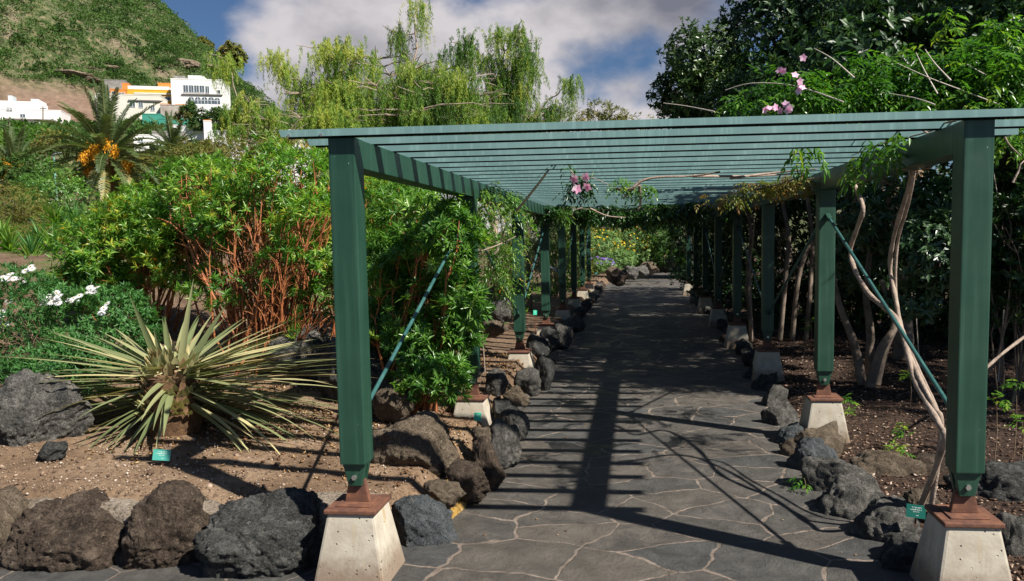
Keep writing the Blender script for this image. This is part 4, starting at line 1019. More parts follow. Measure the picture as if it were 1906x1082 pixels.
vine('bare_vine_stem', 'pale straight bare vine stem slanting up to the slats at the left', [[A(962, 392, 7.0), A(1000, 345, 6.5), A(1030, 305, 6.0), A(1048, 290, 5.75)]], [(A(1045, 300, 5.75), (.05, .05, .05), 1)], nleaf=6, r0=.013, L=.04, stemmat='palestem')
fl4 = [A(1069, 333, 5.78), A(1091, 330, 5.8), A(1073, 352, 5.76), A(1093, 348, 5.78)]
vine('flowering_vine', 'sprig of vine with four pink trumpet flowers hanging under the slats', [[A(1060, 315, 6.1), A(1075, 330, 6.0), A(1100, 330, 6.05), A(1150, 352, 6.1)]], [(A(1078, 345, 6.0), (.13, .1, .09), 1)], nleaf=70, L=.04, Wd=.015, rach=.09, flowers=fl4, r0=.005, leaf='roofvine')
vine('vine_branch', 'brown woody vine branch running under the slats towards the right beam', [[A(1150, 352, 6.1), A(1175, 352, 6.0), A(1192, 338, 6.0), A(1225, 330, 6.0), A(1290, 328, 6.0), A(1340, 320, 5.9)], [A(1180, 350, 6.0), A(1160, 370, 6.1)], [A(1190, 345, 6.0), A(1192, 378, 6.1), A(1188, 392, 6.1)], [A(1290, 328, 6.0), A(1400, 328, 6.4), A(1500, 322, 6.6)], [A(1360, 332, 6.2), A(1440, 322, 6.4), A(1520, 315, 6.3)]],
     [(A(1165, 340, 6.1), (.12, .1, .06), 1), (A(1200, 350, 6.1), (.10, .1, .05), .6)], nleaf=75, L=.042, Wd=.014, r0=.013, leaf='vine', rach=.08)
vine('drying_vine', 'tangle of drying brown and green leaves hanging under the slats near the right beam', [[A(1530, 330, 6.6), A(1440, 345, 7.0), A(1340, 365, 7.5)], [A(1500, 325, 6.4), A(1420, 350, 7.0), A(1310, 355, 7.4)]],
     [(A(1345, 368, 7.6), (.26, .2, .06), 1), (A(1420, 352, 7.1), (.28, .2, .08), 1.2), (A(1480, 340, 6.8), (.18, .2, .08), .7)], nleaf=300, L=.045, Wd=.016, leaf='vinedry', rach=.08)
vine('climbing_vine', 'fresh green vine sprays hanging from the front slats beside the nearest right post', [[A(1795, 215, 3.95), A(1730, 245, 4.3), A(1640, 268, 4.6), A(1585, 290, 4.8)], [A(1780, 225, 4.0), A(1700, 240, 4.3), A(1560, 262, 4.9), A(1460, 262, 5.0)], [A(1730, 250, 4.3), A(1700, 235, 4.2), A(1660, 230, 4.1)]],
     [(A(1700, 262, 4.35), (.18, .14, .07), 1), (A(1640, 270, 4.6), (.14, .12, .07), .8), (A(1595, 290, 4.8), (.07, .1, .08), .3), (A(1755, 235, 4.1), (.10, .10, .06), .5)], nleaf=95, L=.072, Wd=.022, rach=.12, r0=.005, droop=.8)
vine('climbing_vine', 'a few long leaves dangling from the third front slat', [[A(1480, 262, 5.0), A(1530, 264, 5.0), A(1570, 266, 4.95)]], [(A(1500, 268, 5.0), (.15, .05, .02), 1)], nleaf=10, L=.08, Wd=.022, droop=1.2, r0=.004)
# thick roof of vine over the far half of the pergola
cl = []
for i in range(46):
    y = random.uniform(11.9, 24.5); x = random.uniform(-1.5, 1.75); cl.append(((x, y, 2.30), (.5, .6, .14), 1))
for i in range(24):
    cl.append(((random.uniform(-1.35, 1.6), random.uniform(11.6, 13.2), 2.15), (.30, .3, .11), .7))
for i in range(10): cl.append(((random.uniform(-1.5, 1.7), random.uniform(13, 24), 2.12), (.3, .5, .12), .6))
vine('roof_vine', 'dense dark green vine covering the rear half of the pergola roof', [[(1.75, 12.3, .1), (1.7, 12.2, 1.2), (1.66, 12.0, 2.1), (.8, 12.2, 2.15), (-.3, 12.1, 2.12), (-1.2, 12.4, 2.2)], [A(1062, 408, 11.6), A(1072, 392, 11.5), A(1085, 386, 11.5)], [A(1098, 388, 11.5), A(1130, 402, 11.6), A(1165, 405, 11.7)]], cl, nleaf=4600, L=.08, Wd=.036, r0=.014, rach=.13, leaf='roofvine')
vine('climbing_vine', 'yellow green tuft growing through the slats over the fourth left post', [[A(1055, 405, 11.8), A(1050, 392, 11.6), A(1046, 385, 11.5)]], [(A(1048, 396, 11.5), (.09, .1, .10), 1)], nleaf=30, leaf='bright', r0=.004, L=.05)
# vine heaped over the shrubs beyond the right beam
cl = [(A(1450, 195, 8.4), (.30, .5, .10), .5), (A(1560, 185, 8.2), (.45, .6, .18), 1), (A(1680, 160, 8.2), (.55, .6, .30), 1.4), (A(1800, 150, 8.0), (.55, .6, .38), 1.5), (A(1900, 160, 7.8), (.5, .6, .42), 1.4), (A(1500, 165, 8.2), (.26, .3, .16), .5), (A(1850, 100, 8.2), (.45, .4, .20), .8), (A(1990, 170, 7.8), (.5, .6, .5), 1), (A(1720, 215, 7.7), (.9, .5, .15), 1.0), (A(1430, 150, 8.4), (.16, .2, .10), .15), (A(1380, 185, 8.6), (.2, .2, .08), .12), (A(1590, 110, 8.2), (.16, .2, .14), .12), (A(1700, 90, 8.2), (.14, .2, .16), .12), (A(1640, 140, 8.2), (.2, .2, .16), .18), (A(1880, 60, 8), (.2, .2, .2), .2), (A(1770, 30, 8.2), (.10, .1, .16), .06)]
st_ = [[(3.2, 9.3, 0), (3.0, 9.0, 1.2), (2.8, 8.6, 2.3), A(1680, 180, 8.2)], [(3.9, 9.0, 0), (3.8, 8.7, 1.5), A(1820, 190, 8.0), A(1780, 110, 8.0)],
       [A(1860, 195, 7.4), A(1790, 168, 7.5), A(1730, 145, 7.5), A(1670, 118, 7.6)], [A(1745, 175, 7.4), A(1720, 130, 7.6), A(1705, 98, 7.7)], [A(1770, 150, 7.4), A(1740, 118, 7.6), A(1722, 92, 7.7)], [A(1590, 145, 7.6), A(1550, 110, 7.8), A(1515, 90, 8.0)], [A(1740, 195, 7.2), A(1700, 182, 7.4), A(1640, 172, 7.6)], [A(1570, 190, 7.6), A(1480, 160, 8.0), A(1400, 155, 8.2), A(1350, 168, 8.3)], [A(1330, 208, 8.2), A(1280, 198, 8.4), A(1235, 192, 8.5)], [A(1835, 140, 7.5), A(1800, 120, 7.6)]]
flw = [A(1489, 152, 7.7), A(1493, 163, 7.7), A(1487, 170, 7.7), A(1480, 140, 7.8), A(1458, 133, 7.8), A(1450, 131, 7.8), A(1433, 202, 7.8), A(1443, 200, 7.75), A(1462, 194, 7.8), A(1470, 201, 7.8), A(1424, 205, 7.8), A(1452, 206, 7.8), A(1495, 108, 8.0), A(1466, 206, 7.8)]
vine('flowering_vine', 'broad bright green vine with pink flowers heaped above the right side of the pergola', st_, cl, nleaf=2300, L=.085, Wd=.030, rach=.19, npair=3, r0=.007, flowers=flw, droop=.3, stemmat='palestem')
vine('climbing_vine', 'vine hanging down behind the nearest right post at the photo edge', [[A(1860, 225, 5.2), A(1875, 265, 5.2), A(1900, 290, 5.3)], [A(1885, 340, 5.3), A(1895, 320, 5.3), A(1906, 300, 5.3), A(1960, 280, 5.4)]], [(A(1890, 245, 5.5), (.12, .2, .12), 1), (A(1890, 190, 6.3), (.3, .3, .14), .8)], nleaf=120, L=.05, Wd=.018)
# lianas
def liana(label, P, r=.016, cat='liana'):
    root = empty('liana', P[0], label, cat, 'bare lianas by the nearest right brace'); root['_w'] = 1; mb = MB()
    Q = smooth_pts(P, 6); mb.tube(Q, [r*(1+.12*math.sin(i*.9)+.08*math.sin(i*2.3)) for i in range(len(Q))], 9); mb.build('stem', M['liana'], root)
ax1 = 1.60
liana('pale bare liana that curves out then follows the near right brace down', [atx(1590, 345, ax1), atx(1606, 385, ax1), atx(1597, 420, ax1), atx(1583, 462, ax1), atx(1590, 500, ax1), atx(1618, 548, ax1), atx(1665, 590, ax1), atx(1685, 640, ax1), atx(1700, 700, ax1), atx(1722, 745, ax1), atx(1748, 790, ax1), atx(1756, 830, ax1), Vector((1.62, 4.75, .03))], .017)
liana('straight double liana hanging from the right beam near the front post', [atx(1700, 318, 1.62), atx(1685, 370, 1.62), atx(1664, 440, 1.64), atx(1657, 500, 1.66), atx(1668, 560, 1.66), atx(1680, 620, 1.64), atx(1705, 690, 1.62), atx(1740, 760, 1.62), atx(1752, 800, 1.63), Vector((1.64, 4.6, .02))], .014)
liana('thinner brown liana twisted beside the straight double one', [atx(1702, 318, 1.64), atx(1692, 375, 1.66), atx(1673, 440, 1.68), atx(1667, 500, 1.68), atx(1670, 575, 1.69), atx(1690, 640, 1.66), atx(1720, 710, 1.66), atx(1745, 765, 1.66), atx(1750, 830, 1.66), Vector((1.68, 4.7, .02))], .010)
liana('slanting brown branch right of the nearest right post', [A(1830, 690, 6.2), A(1870, 655, 6.3), A(1920, 618, 6.5), A(1990, 570, 6.8)], .012)
mb = MB()
Q = [atx(1662, 290, 1.44), atx(1664, 314, 1.44), atx(1700, 318, 1.50), atx(1735, 312, 1.58)]
mb.tube(Q, [.003]*4, 5); c = atx(1708, 318, 1.58)
for j in range(5):
    a = j*1.3; mb.tube(smooth_pts([c, c+Vector((.03*math.cos(a), 0, .02*math.sin(a)-.01)), c+Vector((.035*math.cos(a+.7), .01, .03*math.sin(a+.7)-.02)), c], 3), [.0022]*10, 4)
tag(mb.build('twine', plain('jute_twine', (.30, .20, .11), .9)), 'knotted brown twine tying the lianas to the right beam', 'twine')
# ------------------------------------------------------------------ right hand bed: trunks, shrubs, trees
def multitrunk(name, base, stems, label, mt, r):
    root = empty(name, base, label, 'tree'); root['_w'] = 1
    for P in stems:
        mb = MB(); Q = smooth_pts(P, 4); mb.tube(Q, taper(len(Q), r, r*.45), 9); mb.build('trunk', M[mt], root)
    return root
b0 = Vector(atz(1605, 715, .08))
t_ = multitrunk('glossy_shrub_tree', b0, [[b0, A(1590, 640, b0.y), A(1560, 560, b0.y+.1), A(1545, 470, b0.y+.2)], [b0+Vector((.1, .1, 0)), A(1620, 620, b0.y+.1), A(1612, 540, b0.y+.2), A(1625, 430, b0.y+.3)], [b0+Vector((.14, 0, 0)), A(1650, 640, b0.y), A(1690, 560, b0.y), A(1700, 470, b0.y+.1)], [b0+Vector((.05, -.1, 0)), A(1640, 650, b0.y-.2), A(1665, 600, b0.y-.1), A(1640, 520, b0.y)]], 'grey many stemmed small tree with glossy leaves behind the second right footing', 'bark', .055)
lf = LF()
for c, r, n in [(A(1730, 470, 8.0), (.36, .3, .42), 230), (A(1640, 400, 9.0), (.5, .5, .40), 260), (A(1760, 380, 8.6), (.5, .4, .35), 260), (A(1700, 560, 8.2), (.30, .3, .20), 80), (A(1620, 480, 9.6), (.5, .4, .4), 200)]:
    C, d = ell_shell(n, c, r, .5); rosettes(lf, C, nrm(d+np.array([0, -.3, .5])), 9, .085, .034, (45, 100), rs=.3)
lf.build('crown', leafm('tobira_leaves', [(0, (.02, .055, .022)), (.6, (.045, .10, .035)), (1, (.10, .17, .06))], .18, .34, .6), t_)
shrub('glossy_shrub', (A(1880, 640, 8)[0], 8, .1), [(A(1885, 470, 7.8), (.30, .3, .45), 1), (A(1960, 430, 7.6), (.5, .4, .6), 1)], 'glossy leaved dark shrub right of the nearest right post', 'shrub', 'ficus', nclu=500, nleaf=9, L=.085, Wd=.034, stems=12, stemmat='bark')
for px, b, P, lb in [(1450, 620, [(1452, 640), (1462, 520), (1468, 440), (1458, 380), (1462, 330)], 'pale slender trunk between the second and third right posts'), (1530, 640, [(1500, 660), (1508, 540), (1512, 440), (1500, 330)], 'leaning reddish trunk just left of the second right post'),
                     (1408, 620, [(1400, 640), (1392, 520), (1398, 440), (1386, 330)], 'thin pale trunk between the third and fourth right posts'), (1640, 0, [(1475, 610), (1490, 500), (1530, 430), (1590, 380)], 'dark leaning trunk behind the second right post')]:
    Y = 12.5; g = Vector((aty(P[0][0], P[0][1], Y).x, Y, .1)); tr_ = empty('slender_tree', g, lb, 'tree'); tr_['_w'] = 1
    mb = MB(); Q = smooth_pts([g]+[A(x, y, Y+.2*k) for k, (x, y) in enumerate(P[1:])]+[A(P[-1][0]+20, 240, Y+1)], 5); mb.tube(Q, taper(len(Q), .040, .022), 9); mb.build('trunk', M['bark'], tr_)
    lf = LF(); C, d = ell_shell(200, A(P[-1][0], 250, Y+1), (.7, .7, .5), .4); rosettes(lf, C, nrm(d+rdir(len(d))*.4), 8, .09, .035, (30, 100)); lf.build('crown', G['ficus'], tr_)
RT_ = 'dark evergreen trees crowding the right side'
tree('evergreen_tree', (3.4, 17.5, 0), (3.0, 17.3, 2.8), [(A(1310, 120, 17), (.85, .9, .8)), (A(1265, 175, 17), (.6, .8, .55)), (A(1350, 180, 16.5), (.8, .8, .8)), (A(1330, 260, 17), (.9, .9, .8))], 'rounded green tree against the sky, leftmost of the evergreens on the right', r=.10, nclu=3400, nleaf=8, L=.10, Wd=.045, group=RT_, leaf='laurel')
tree('evergreen_tree', (3.9, 14, 0), (3.6, 14, 3.0), [(A(1430, 60, 14), (.8, 1, 1.0)), (A(1530, 0, 14), (1.1, 1.1, 1.1)), (A(1450, 180, 13.5), (.9, .9, .8)), (A(1560, 130, 13.5), (1.0, 1, .9)), (A(1420, 260, 14), (.9, .9, .7)), (A(1620, 80, 14), (.9, 1, .9))], 'tall dark tree with small glossy leaves rising behind the pink flowers', nclu=6500, nleaf=8, L=.10, Wd=.045, r=.12, group=RT_)
tree('evergreen_tree', (5.6, 12.5, 0), (5.4, 12.4, 3.0), [(A(1700, 30, 13), (1.2, 1.1, 1.1)), (A(1830, 20, 12.5), (1.2, 1.1, 1.1)), (A(1950, 40, 12), (1.2, 1.2, 1.3)), (A(1780, 130, 12.5), (1.3, 1, .8)), (A(1650, 200, 13), (1.0, 1, .9)), (A(1900, 240, 12), (1.1, 1, .9)), (A(1760, -90, 13), (1.3, 1.2, 1))], 'tallest dark tree at the top right corner of the photo', nclu=8500, nleaf=8, L=.10, Wd=.045, r=.26, group=RT_)
tree('evergreen_tree', (7.6, 9.5, 0), (7.4, 9.5, 2.5), [((7.4, 9.8, 4.2), (1.6, 1.6, 1.3)), ((6.4, 9.2, 3.4), (1.1, 1.1, .9)), ((8.5, 8.8, 3.6), (1.3, 1.3, 1.1))], 'dark tree just beyond the right edge of the photo', nclu=2400, nleaf=8, L=.11, Wd=.05, group=RT_)
tree('evergreen_tree', (5.4, 18, 0), (5.3, 18, 2.6), [((5.3, 18, 4.6), (1.8, 1.6, 1.5)), ((4.2, 17.5, 3.4), (1.3, 1.2, 1)), ((6.5, 17, 3.6), (1.3, 1.2, 1.1)), ((4.4, 20, 4.4), (1.5, 1.4, 1.3))], 'dark tree further back along the right side of the path', nclu=3400, nleaf=8, L=.12, Wd=.055, group=RT_)
tree('evergreen_tree', (7.8, 5.2, 0), (7.7, 5.3, 3.0), [((7.7, 5.4, 5.2), (1.3, 1.2, 1.0)), ((8.6, 4.6, 4.6), (1.2, 1.2, 1.0)), ((7.2, 6.4, 4.4), (1.1, 1.1, .9)), ((8.4, 6.4, 5.6), (1.2, 1.1, .9))], 'dark tree outside the photo, right of the nearest right post', nclu=1500, nleaf=8, L=.12, Wd=.055, group=RT_)
tree('evergreen_tree', (3.4, 10.6, 0), (3.3, 10.7, 2.4), [((2.5, 9.6, 3.5), (.9, 1.1, .6)), ((3.5, 11.0, 3.9), (1.2, 1.3, .8)), ((2.6, 12.4, 3.7), (1.0, 1.2, .7)), ((4.4, 9.8, 3.9), (1.1, 1.2, .8)), ((3.6, 8.8, 3.2), (.8, .7, .4)), ((3.7, 10.2, 4.4), (1.4, 1.2, .7))], 'dark leafy canopy rising right behind the pink flowering vine', r=.10, nclu=4200, nleaf=8, L=.11, Wd=.055, group=RT_)
tree('evergreen_tree', (4.2, 15.5, 0), (4.1, 15.5, 2.8), [((3.6, 12.6, 4.3), (1.4, 1.3, .8)), ((3.6, 15.0, 4.4), (1.5, 1.4, .8)), ((3.4, 17.4, 4.3), (1.4, 1.4, .8)), ((3.6, 20, 4.4), (1.6, 1.6, .9)), ((3.4, 22.8, 4.2), (1.5, 1.6, .9))], 'long low dark canopy beside the rear half of the pergola', r=.10, nclu=5200, nleaf=8, L=.12, Wd=.06, group=RT_)
HG = 'dark understorey shrubs along the right bed'
for i, (px, py, Y, r, lb) in enumerate([(1480, 430, 15.5, (1.0, .8, .9), 'dark shrub seen between the second and third right posts'), (1600, 480, 14, (1.0, .8, .9), 'dark shrub behind the grey many stemmed tree'), (1720, 450, 13, (1.1, .8, 1.0), 'dark shrub deep in shade behind the lianas'), (1860, 470, 12, (1.1, .8, 1.1), 'dark shrub in shade behind the nearest right post'), (1990, 450, 11.5, (1.0, .8, 1.1), 'dark shrub outside the right edge of the photo'),
                                          (1390, 440, 18, (.9, .8, 1.1), 'dark shrub seen between the third and fourth right posts'), (1335, 440, 21, (.8, .8, 1.2), 'dark shrub seen between the fifth and sixth right posts'), (1300, 460, 26, (.9, .8, 1.5), 'dark shrub behind the rearmost right posts'), (1500, 330, 15, (1.3, .8, .9), 'dark leafy mass under the right beam')]):
    c = A(px, py, Y); shrub('understorey_shrub', (c[0], Y, .1), [(c, r, 1), ((c[0], Y, .5), (r[0], r[1], .5), .5)], lb, 'shrub', 'ficus', nclu=1100, nleaf=8, L=.10, Wd=.045, stems=14, stemmat='bark', group=HG)
for px, py, Y, lb in [(1510, 595, 12, 'small weedy plant beside the second right post on the mulch'), (1500, 610, 11.6, 'low green weed right of the third right post'), (1580, 745, 7.4, 'young plant with yellow green leaves right of the second right footing'), (1572, 765, 7.0, 'drooping seedling touching the second right footing'), (1683, 800, 6.3, 'taller seedling with fingered leaves in the right bed'), (1662, 838, 6.0, 'low seedling in the right bed, left of the taller one'), (1680, 845, 5.9, 'tiny seedling in the right bed at the foot of the taller one'), (1695, 700, 7.6, 'thin sapling behind the lianas'),
                      (1855, 745, 5.9, 'sapling with fingered leaves right of the nearest right post'), (1892, 715, 6.0, 'bright sapling at the right photo edge'), (1903, 785, 5.6, 'low bright plant at the right photo edge'), (1497, 890, 5.35, 'little green weed growing at the foot of the right edge rocks')]:
    c = aty(px, py, Y); g = max(0.0, hz(c.x, Y)); root = empty('seedling', (c.x, Y, g), lb, 'seedling', 'seedlings in the right bed'); root['_w'] = 1
    mb = MB(); mb.tube([(c.x, Y, g-.01), (c.x+.01, Y, (c.z+g)/2), tuple(c)], [.004, .003, .002], 5); mb.build('stem', M['stem'], root)
    lf = LF(); n = 9; C = np.tile(tuple(c), (n, 1))+rng.normal(size=(n, 3))*np.array([.025, .025, .03]); pinnate(lf, C, rdir(n)*np.array([1, 1, .4])+np.array([0, 0, .25]), np.tile([0, 0, 1.0], (n, 1)), 2, .05, .018, .05, rng.uniform(.3, 1, n)); lf.build('leaves', G['vine' if px != 1662 else 'bright'], root)
c = aty(738, 722, 5.85); lf = LF(); C = np.array(tuple(c))+rng.normal(size=(9, 3))*np.array([.05, .03, .02]); rosettes(lf, C, np.tile([0, -.3, 1.0], (9, 1)), 16, .035, .02, (20, 85)); tag(lf.build('succulent_rosettes', G['bright']), 'small yellow green succulent rosettes on the tan rock behind the nearest left post', 'succulent')

# ------------------------------------------------------------------ bank left of the path, seen between the left posts
tree('silvery_bush', (A(985, 560, 16)[0], 16, .3), A(985, 500, 16), [(A(992, 430, 16), (.55, .5, .45)), (A(975, 480, 16), (.5, .5, .4)), (A(1000, 390, 17), (.5, .5, .4))], 'silvery grey bush seen between the third and fourth left posts', 'bush', 'greygreen', r=.05, nclu=1500, nleaf=8, L=.06, Wd=.018)
for px, py, Y, r, lf_, lb in [(1032, 450, 20, (.6, .6, .8), 'bright', 'orange and green bush seen between the fourth and fifth left posts'), (1062, 460, 24, (.6, .6, .8), 'fynbos', 'green bush seen between the fifth and sixth left posts'), (1080, 440, 28, (.6, .6, .9), 'ochre', 'ochre bush seen between the rear left posts'), (930, 420, 15, (.7, .6, .6), 'redshrub', 'mixed green bush behind the second left post'), (870, 400, 16, (.9, .7, .7), 'redshrub', 'green bush behind the shrub between the first two left posts')]:
    c = A(px, py, Y); shrub('garden_bush', (c[0], Y, .3), [(c, r, 1), ((c[0], Y, .7), (r[0], r[1], .5), .6)], lb, 'bush', lf_, nclu=750, nleaf=9, L=.075, Wd=.022, stems=12, stemmat='stem', group='bushes on the bank left of the path')
c = aty(1028, 510, 18); root = empty('information_board', (c.x, 18, .3), 'small grey slanted information board on a post left of the path', 'information board'); root['_w'] = 1
mb = MB(); mb.obox(c+Vector((-.05, 0, .17)), Vector((.82, 0, -.5)).normalized(), Vector((0, 1, 0)), Vector((.5, 0, .82)).normalized(), .26, .2, .015); mb.build('panel', plain('board_grey', (.32, .32, .33), .5), root)
mb = MB(); mb.box(c.x-.10, c.x-.04, 17.97, 18.03, .2, c.z+.13); mb.build('post', plain('board_post', (.12, .10, .08), .8), root)

# far flower bed
FB = 'yellow flowered bushes at the far bend'
for px, py, Y, r, lb in [(1118, 464, 33, (1.0, .8, .75), 'leftmost yellow flowered bush at the far bend'), (1165, 460, 34, (1.1, .9, .85), 'biggest yellow flowered bush in the middle of the far bed'), (1203, 470, 35, (.8, .6, .6), 'yellow flowered bush at the right of the far bed'), (1150, 485, 31, (.7, .5, .40), 'low grey green bush in front of the yellow flowered ones')]:
    c = A(px, py, Y); rt = shrub('flowering_bush', (c[0], Y, .3), [(c, r, 1)], lb, 'flower bush', 'fynbos', nclu=700, nleaf=9, L=.10, Wd=.03, stems=10, stemmat='stem', group=FB)
    if 'low grey' not in lb:
        lf = LF(); C, d = ell_shell(95, c, r, .96, -.2); C = C+d*.05; rosettes(lf, C, d, 5, .055, .045, (30, 80)); lf.build('blossoms', G['petalyellow'], rt)
c = A(1218, 462, 37); shrub('garden_bush', (c[0], 37, .3), [(c, (.7, .5, .4), 1)], 'yellow green leafy plant above the far boulders', 'bush', 'bright', nclu=220, nleaf=7, L=.22, Wd=.07, stems=6, stemmat='stem')
c = A(1113, 495, 28); rt = shrub('purple_flower_patch', (c[0], 28, .3), [(c, (.6, .4, .22), 1)], 'low patch of purple flowers beyond the rearmost left post', 'flower bush', 'fynbos', nclu=260, nleaf=8, L=.09, Wd=.03, stems=5, stemmat='stem')
lf = LF(); C, d = ell_shell(60, (c[0], c[1], c[2]+.05), (.62, .4, .24), .9, 0); rosettes(lf, C, d, 6, .06, .04, (30, 80)); lf.build('blossoms', G['petalpurple'], rt)
BG = 'dark trees closing the view at the end of the path'
for i, (px, Y, w, top, lb) in enumerate([(1080, 46, 3.0, 290, 'leftmost dark tree at the end of the path'), (1150, 50, 3.0, 300, 'dark tree behind the yellow flowered bushes'), (1215, 44, 2.8, 300, 'dark tree above the far boulders'), (1265, 40, 2.2, 300, 'dark tree where the path bends out of sight'), (1310, 34, 2.4, 290, 'dark tree behind the rearmost right post')]):
    b = aty(px, 480, Y); zt_ = aty(px, top, Y).z
    bl = [((b.x+random.uniform(-.8, .8)*w*.5, Y+random.uniform(-.5, .5), z), (w*.55, w*.5, 1.0)) for z in np.linspace(.9, zt_-.8, 5)]+[((b.x+random.uniform(-1, 1)*w*.6, Y-.5, random.uniform(.8, 2.5)), (w*.5, w*.4, .9)) for q in range(3)]
    tree('dark_tree', (b.x, Y, .1), (b.x, Y, 2), bl, lb, 'tree', 'ficus' if i % 2 else 'hill', r=.15, nclu=1700, nleaf=8, L=.20, Wd=.07, group=BG, cs=1.6)
tree('feathery_tree', (A(1120, 450, 60)[0], 60, .1), A(1120, 260, 60), [(A(1115, 208, 60), (1.3, 1, .8)), (A(1145, 214, 60), (1.2, 1, .6)), (A(1120, 245, 60), (2.4, 1.5, 1.5)), (A(1180, 240, 60), (2.2, 1.5, 1.0)), (A(1060, 235, 60), (2.0, 1.5, 1.2))], 'thin olive tree top just showing above the front slat', 'tree', 'ochre', r=.15, nclu=900, nleaf=7, L=.26, Wd=.07, cs=2)

# ------------------------------------------------------------------ weeping trees behind the left bed
def WT(px, py, Y, sp=(.7, .6, .4), w=1.0): return (A(px, py, Y), sp, w)
weeping((A(800, 430, 21)[0], 21, 1.0), A(800, 260, 21), [WT(780, 8, 21, (.25, .3, .3), .35), WT(740, 60, 21, (.5, .5, .4), .5), WT(700, 110, 21, (.6, .6, .4), .9), WT(770, 130, 20.5, (.6, .6, .5), 1.3), WT(830, 130, 21, (.6, .6, .5), 1.3), WT(870, 90, 21, (.5, .6, .4), .35), WT(810, 180, 20, (.9, .6, .5), 1.3), WT(740, 190, 20, (.9, .6, .5), 1.2), WT(700, 160, 20, (.7, .6, .5), 1), WT(860, 150, 20, (.7, .6, .5), 1), WT(770, 210, 19.5, (1.2, .6, .3), 1)],
        'tallest weeping tree in the middle, its top plume against the cloud', nstr=2000, slen=(.5, 1.5), r=.13)
weeping((A(920, 430, 22)[0], 22, 1.0), A(925, 270, 22), [WT(930, 60, 22, (.3, .4, .3), .5), WT(965, 60, 22, (.4, .4, .3), .6), WT(990, 100, 22, (.4, .4, .4), .8), WT(905, 110, 22, (.4, .5, .3), .25), WT(890, 180, 21, (.7, .6, .5), 1.1), WT(960, 180, 22, (.6, .6, .4), .7), WT(1064, 150, 22, (.10, .1, .12), .12), WT(1010, 215, 22, (.7, .6, .3), .7), WT(850, 205, 21, (.9, .6, .3), 1), WT(1035, 195, 22, (.3, .4, .3), .3), WT(930, 150, 22, (.5, .5, .4), .8)],
        'weeping tree with thin hanging sprays right of the tallest one', nstr=1600, slen=(.4, 1.3), r=.11)
weeping((A(630, 430, 20)[0], 20, 1.2), A(640, 290, 20), [WT(610, 90, 20, (.5, .5, .3), .6), WT(650, 100, 20, (.5, .5, .4), .8), WT(590, 160, 20, (.5, .5, .4), .9), WT(560, 175, 19.5, (.4, .5, .4), .8), WT(660, 180, 20, (.7, .6, .5), 1.1), WT(540, 130, 20, (.15, .2, .15), .2), WT(510, 105, 20, (.10, .1, .1), .05), WT(620, 220, 19.5, (.8, .6, .4), 1.1)],
        'yellow green weeping tree left of the tallest one', nstr=1900, slen=(.35, 1.1), tone0=.6, r=.10)
weeping((A(470, 450, 18)[0], 18, 1.3), A(480, 330, 18), [WT(430, 215, 18, (.3, .4, .3), .5), WT(465, 195, 18, (.4, .4, .3), .4), WT(505, 215, 18, (.5, .5, .4), .6), WT(440, 230, 18, (.4, .4, .4), .7), WT(520, 250, 18, (.5, .5, .4), .5), WT(415, 110, 18, (.2, .2, .2), .06), WT(560, 220, 18, (.5, .5, .4), .7)],
        'sparse twiggy weeping tree in front of the hillside, leftmost of its kind', nstr=330, slen=(.3, .8), tone0=.66, r=.06, twigs=60)
shrub('olive_scrub', (A(460, 330, 16)[0], 16, 1.5), [(A(430, 285, 16), (.7, .6, .30), 1), (A(520, 280, 16), (.8, .6, .25), 1)], 'low olive green scrub behind the top of the big shrub', 'bush', 'ochre', nclu=800, nleaf=8, L=.08, Wd=.018, stems=30, stemmat='stem')

# ------------------------------------------------------------------ middle distance at the left
p1 = aty(200, 296, 34); palm((p1.x, 34, hz(p1.x, 34)), p1, 'large date palm with orange fruit bunches in front of the houses', nf=66, FL=3.1, fruits=11, tr=.26, leafl=.36)
p2 = aty(28, 320, 50); palm((p2.x, 50, hz(p2.x, 50)-1), p2, 'smaller date palm with orange fruit at the left edge', nf=40, FL=2.9, fruits=5, tr=.25)
p3 = aty(322, 282, 60); palm((p3.x, 60, hz(p3.x, 60)-1), p3, 'distant palm right of the large date palm below the houses', nf=38, FL=3.0, tr=.25)
p4 = aty(125, 312, 52); palm((p4.x, 52, hz(p4.x, 52)-1), p4, 'small young palm between the two fruiting date palms', nf=22, FL=1.5, tr=.12, leafl=.2)
tree('round_bush', (A(112, 430, 22)[0], 22, hz(-14, 22)), A(112, 400, 22), [(A(112, 365, 22), (.80, .8, .72)), (A(140, 400, 21.5), (.6, .6, .5)), (A(90, 410, 22), (.6, .6, .5))], 'dark green rounded bush below the large date palm', 'bush', 'redshrub2', r=.06, nclu=2300, nleaf=8, L=.06, Wd=.025)
tree('dark_conifer', (A(75, 400, 28)[0], 28, hz(-18, 28)), A(78, 380, 28), [(A(80, 310, 28), (.32, .3, .5)), (A(74, 350, 28), (.5, .5, .5)), (A(50, 350, 28), (.6, .5, .5)), (A(60, 380, 27), (.7, .5, .5))], 'dark narrow conifer left of the rounded bush', 'tree', 'redshrub2', r=.05, nclu=1100, nleaf=7, L=.08, Wd=.025)
tree('ochre_bush', (A(30, 440, 19)[0], 19, hz(-12, 19)), A(30, 420, 19), [(A(25, 375, 19), (.75, .7, .45)), (A(70, 410, 19), (.6, .6, .4)), (A(0, 420, 18.5), (.8, .7, .4)), (A(110, 440, 18), (.5, .5, .25)), (A(40, 440, 18), (.8, .6, .3))], 'ochre and olive twiggy bush at the left edge below the palms', 'bush', 'ochre', r=.05, nclu=2200, nleaf=8, L=.07, Wd=.014)
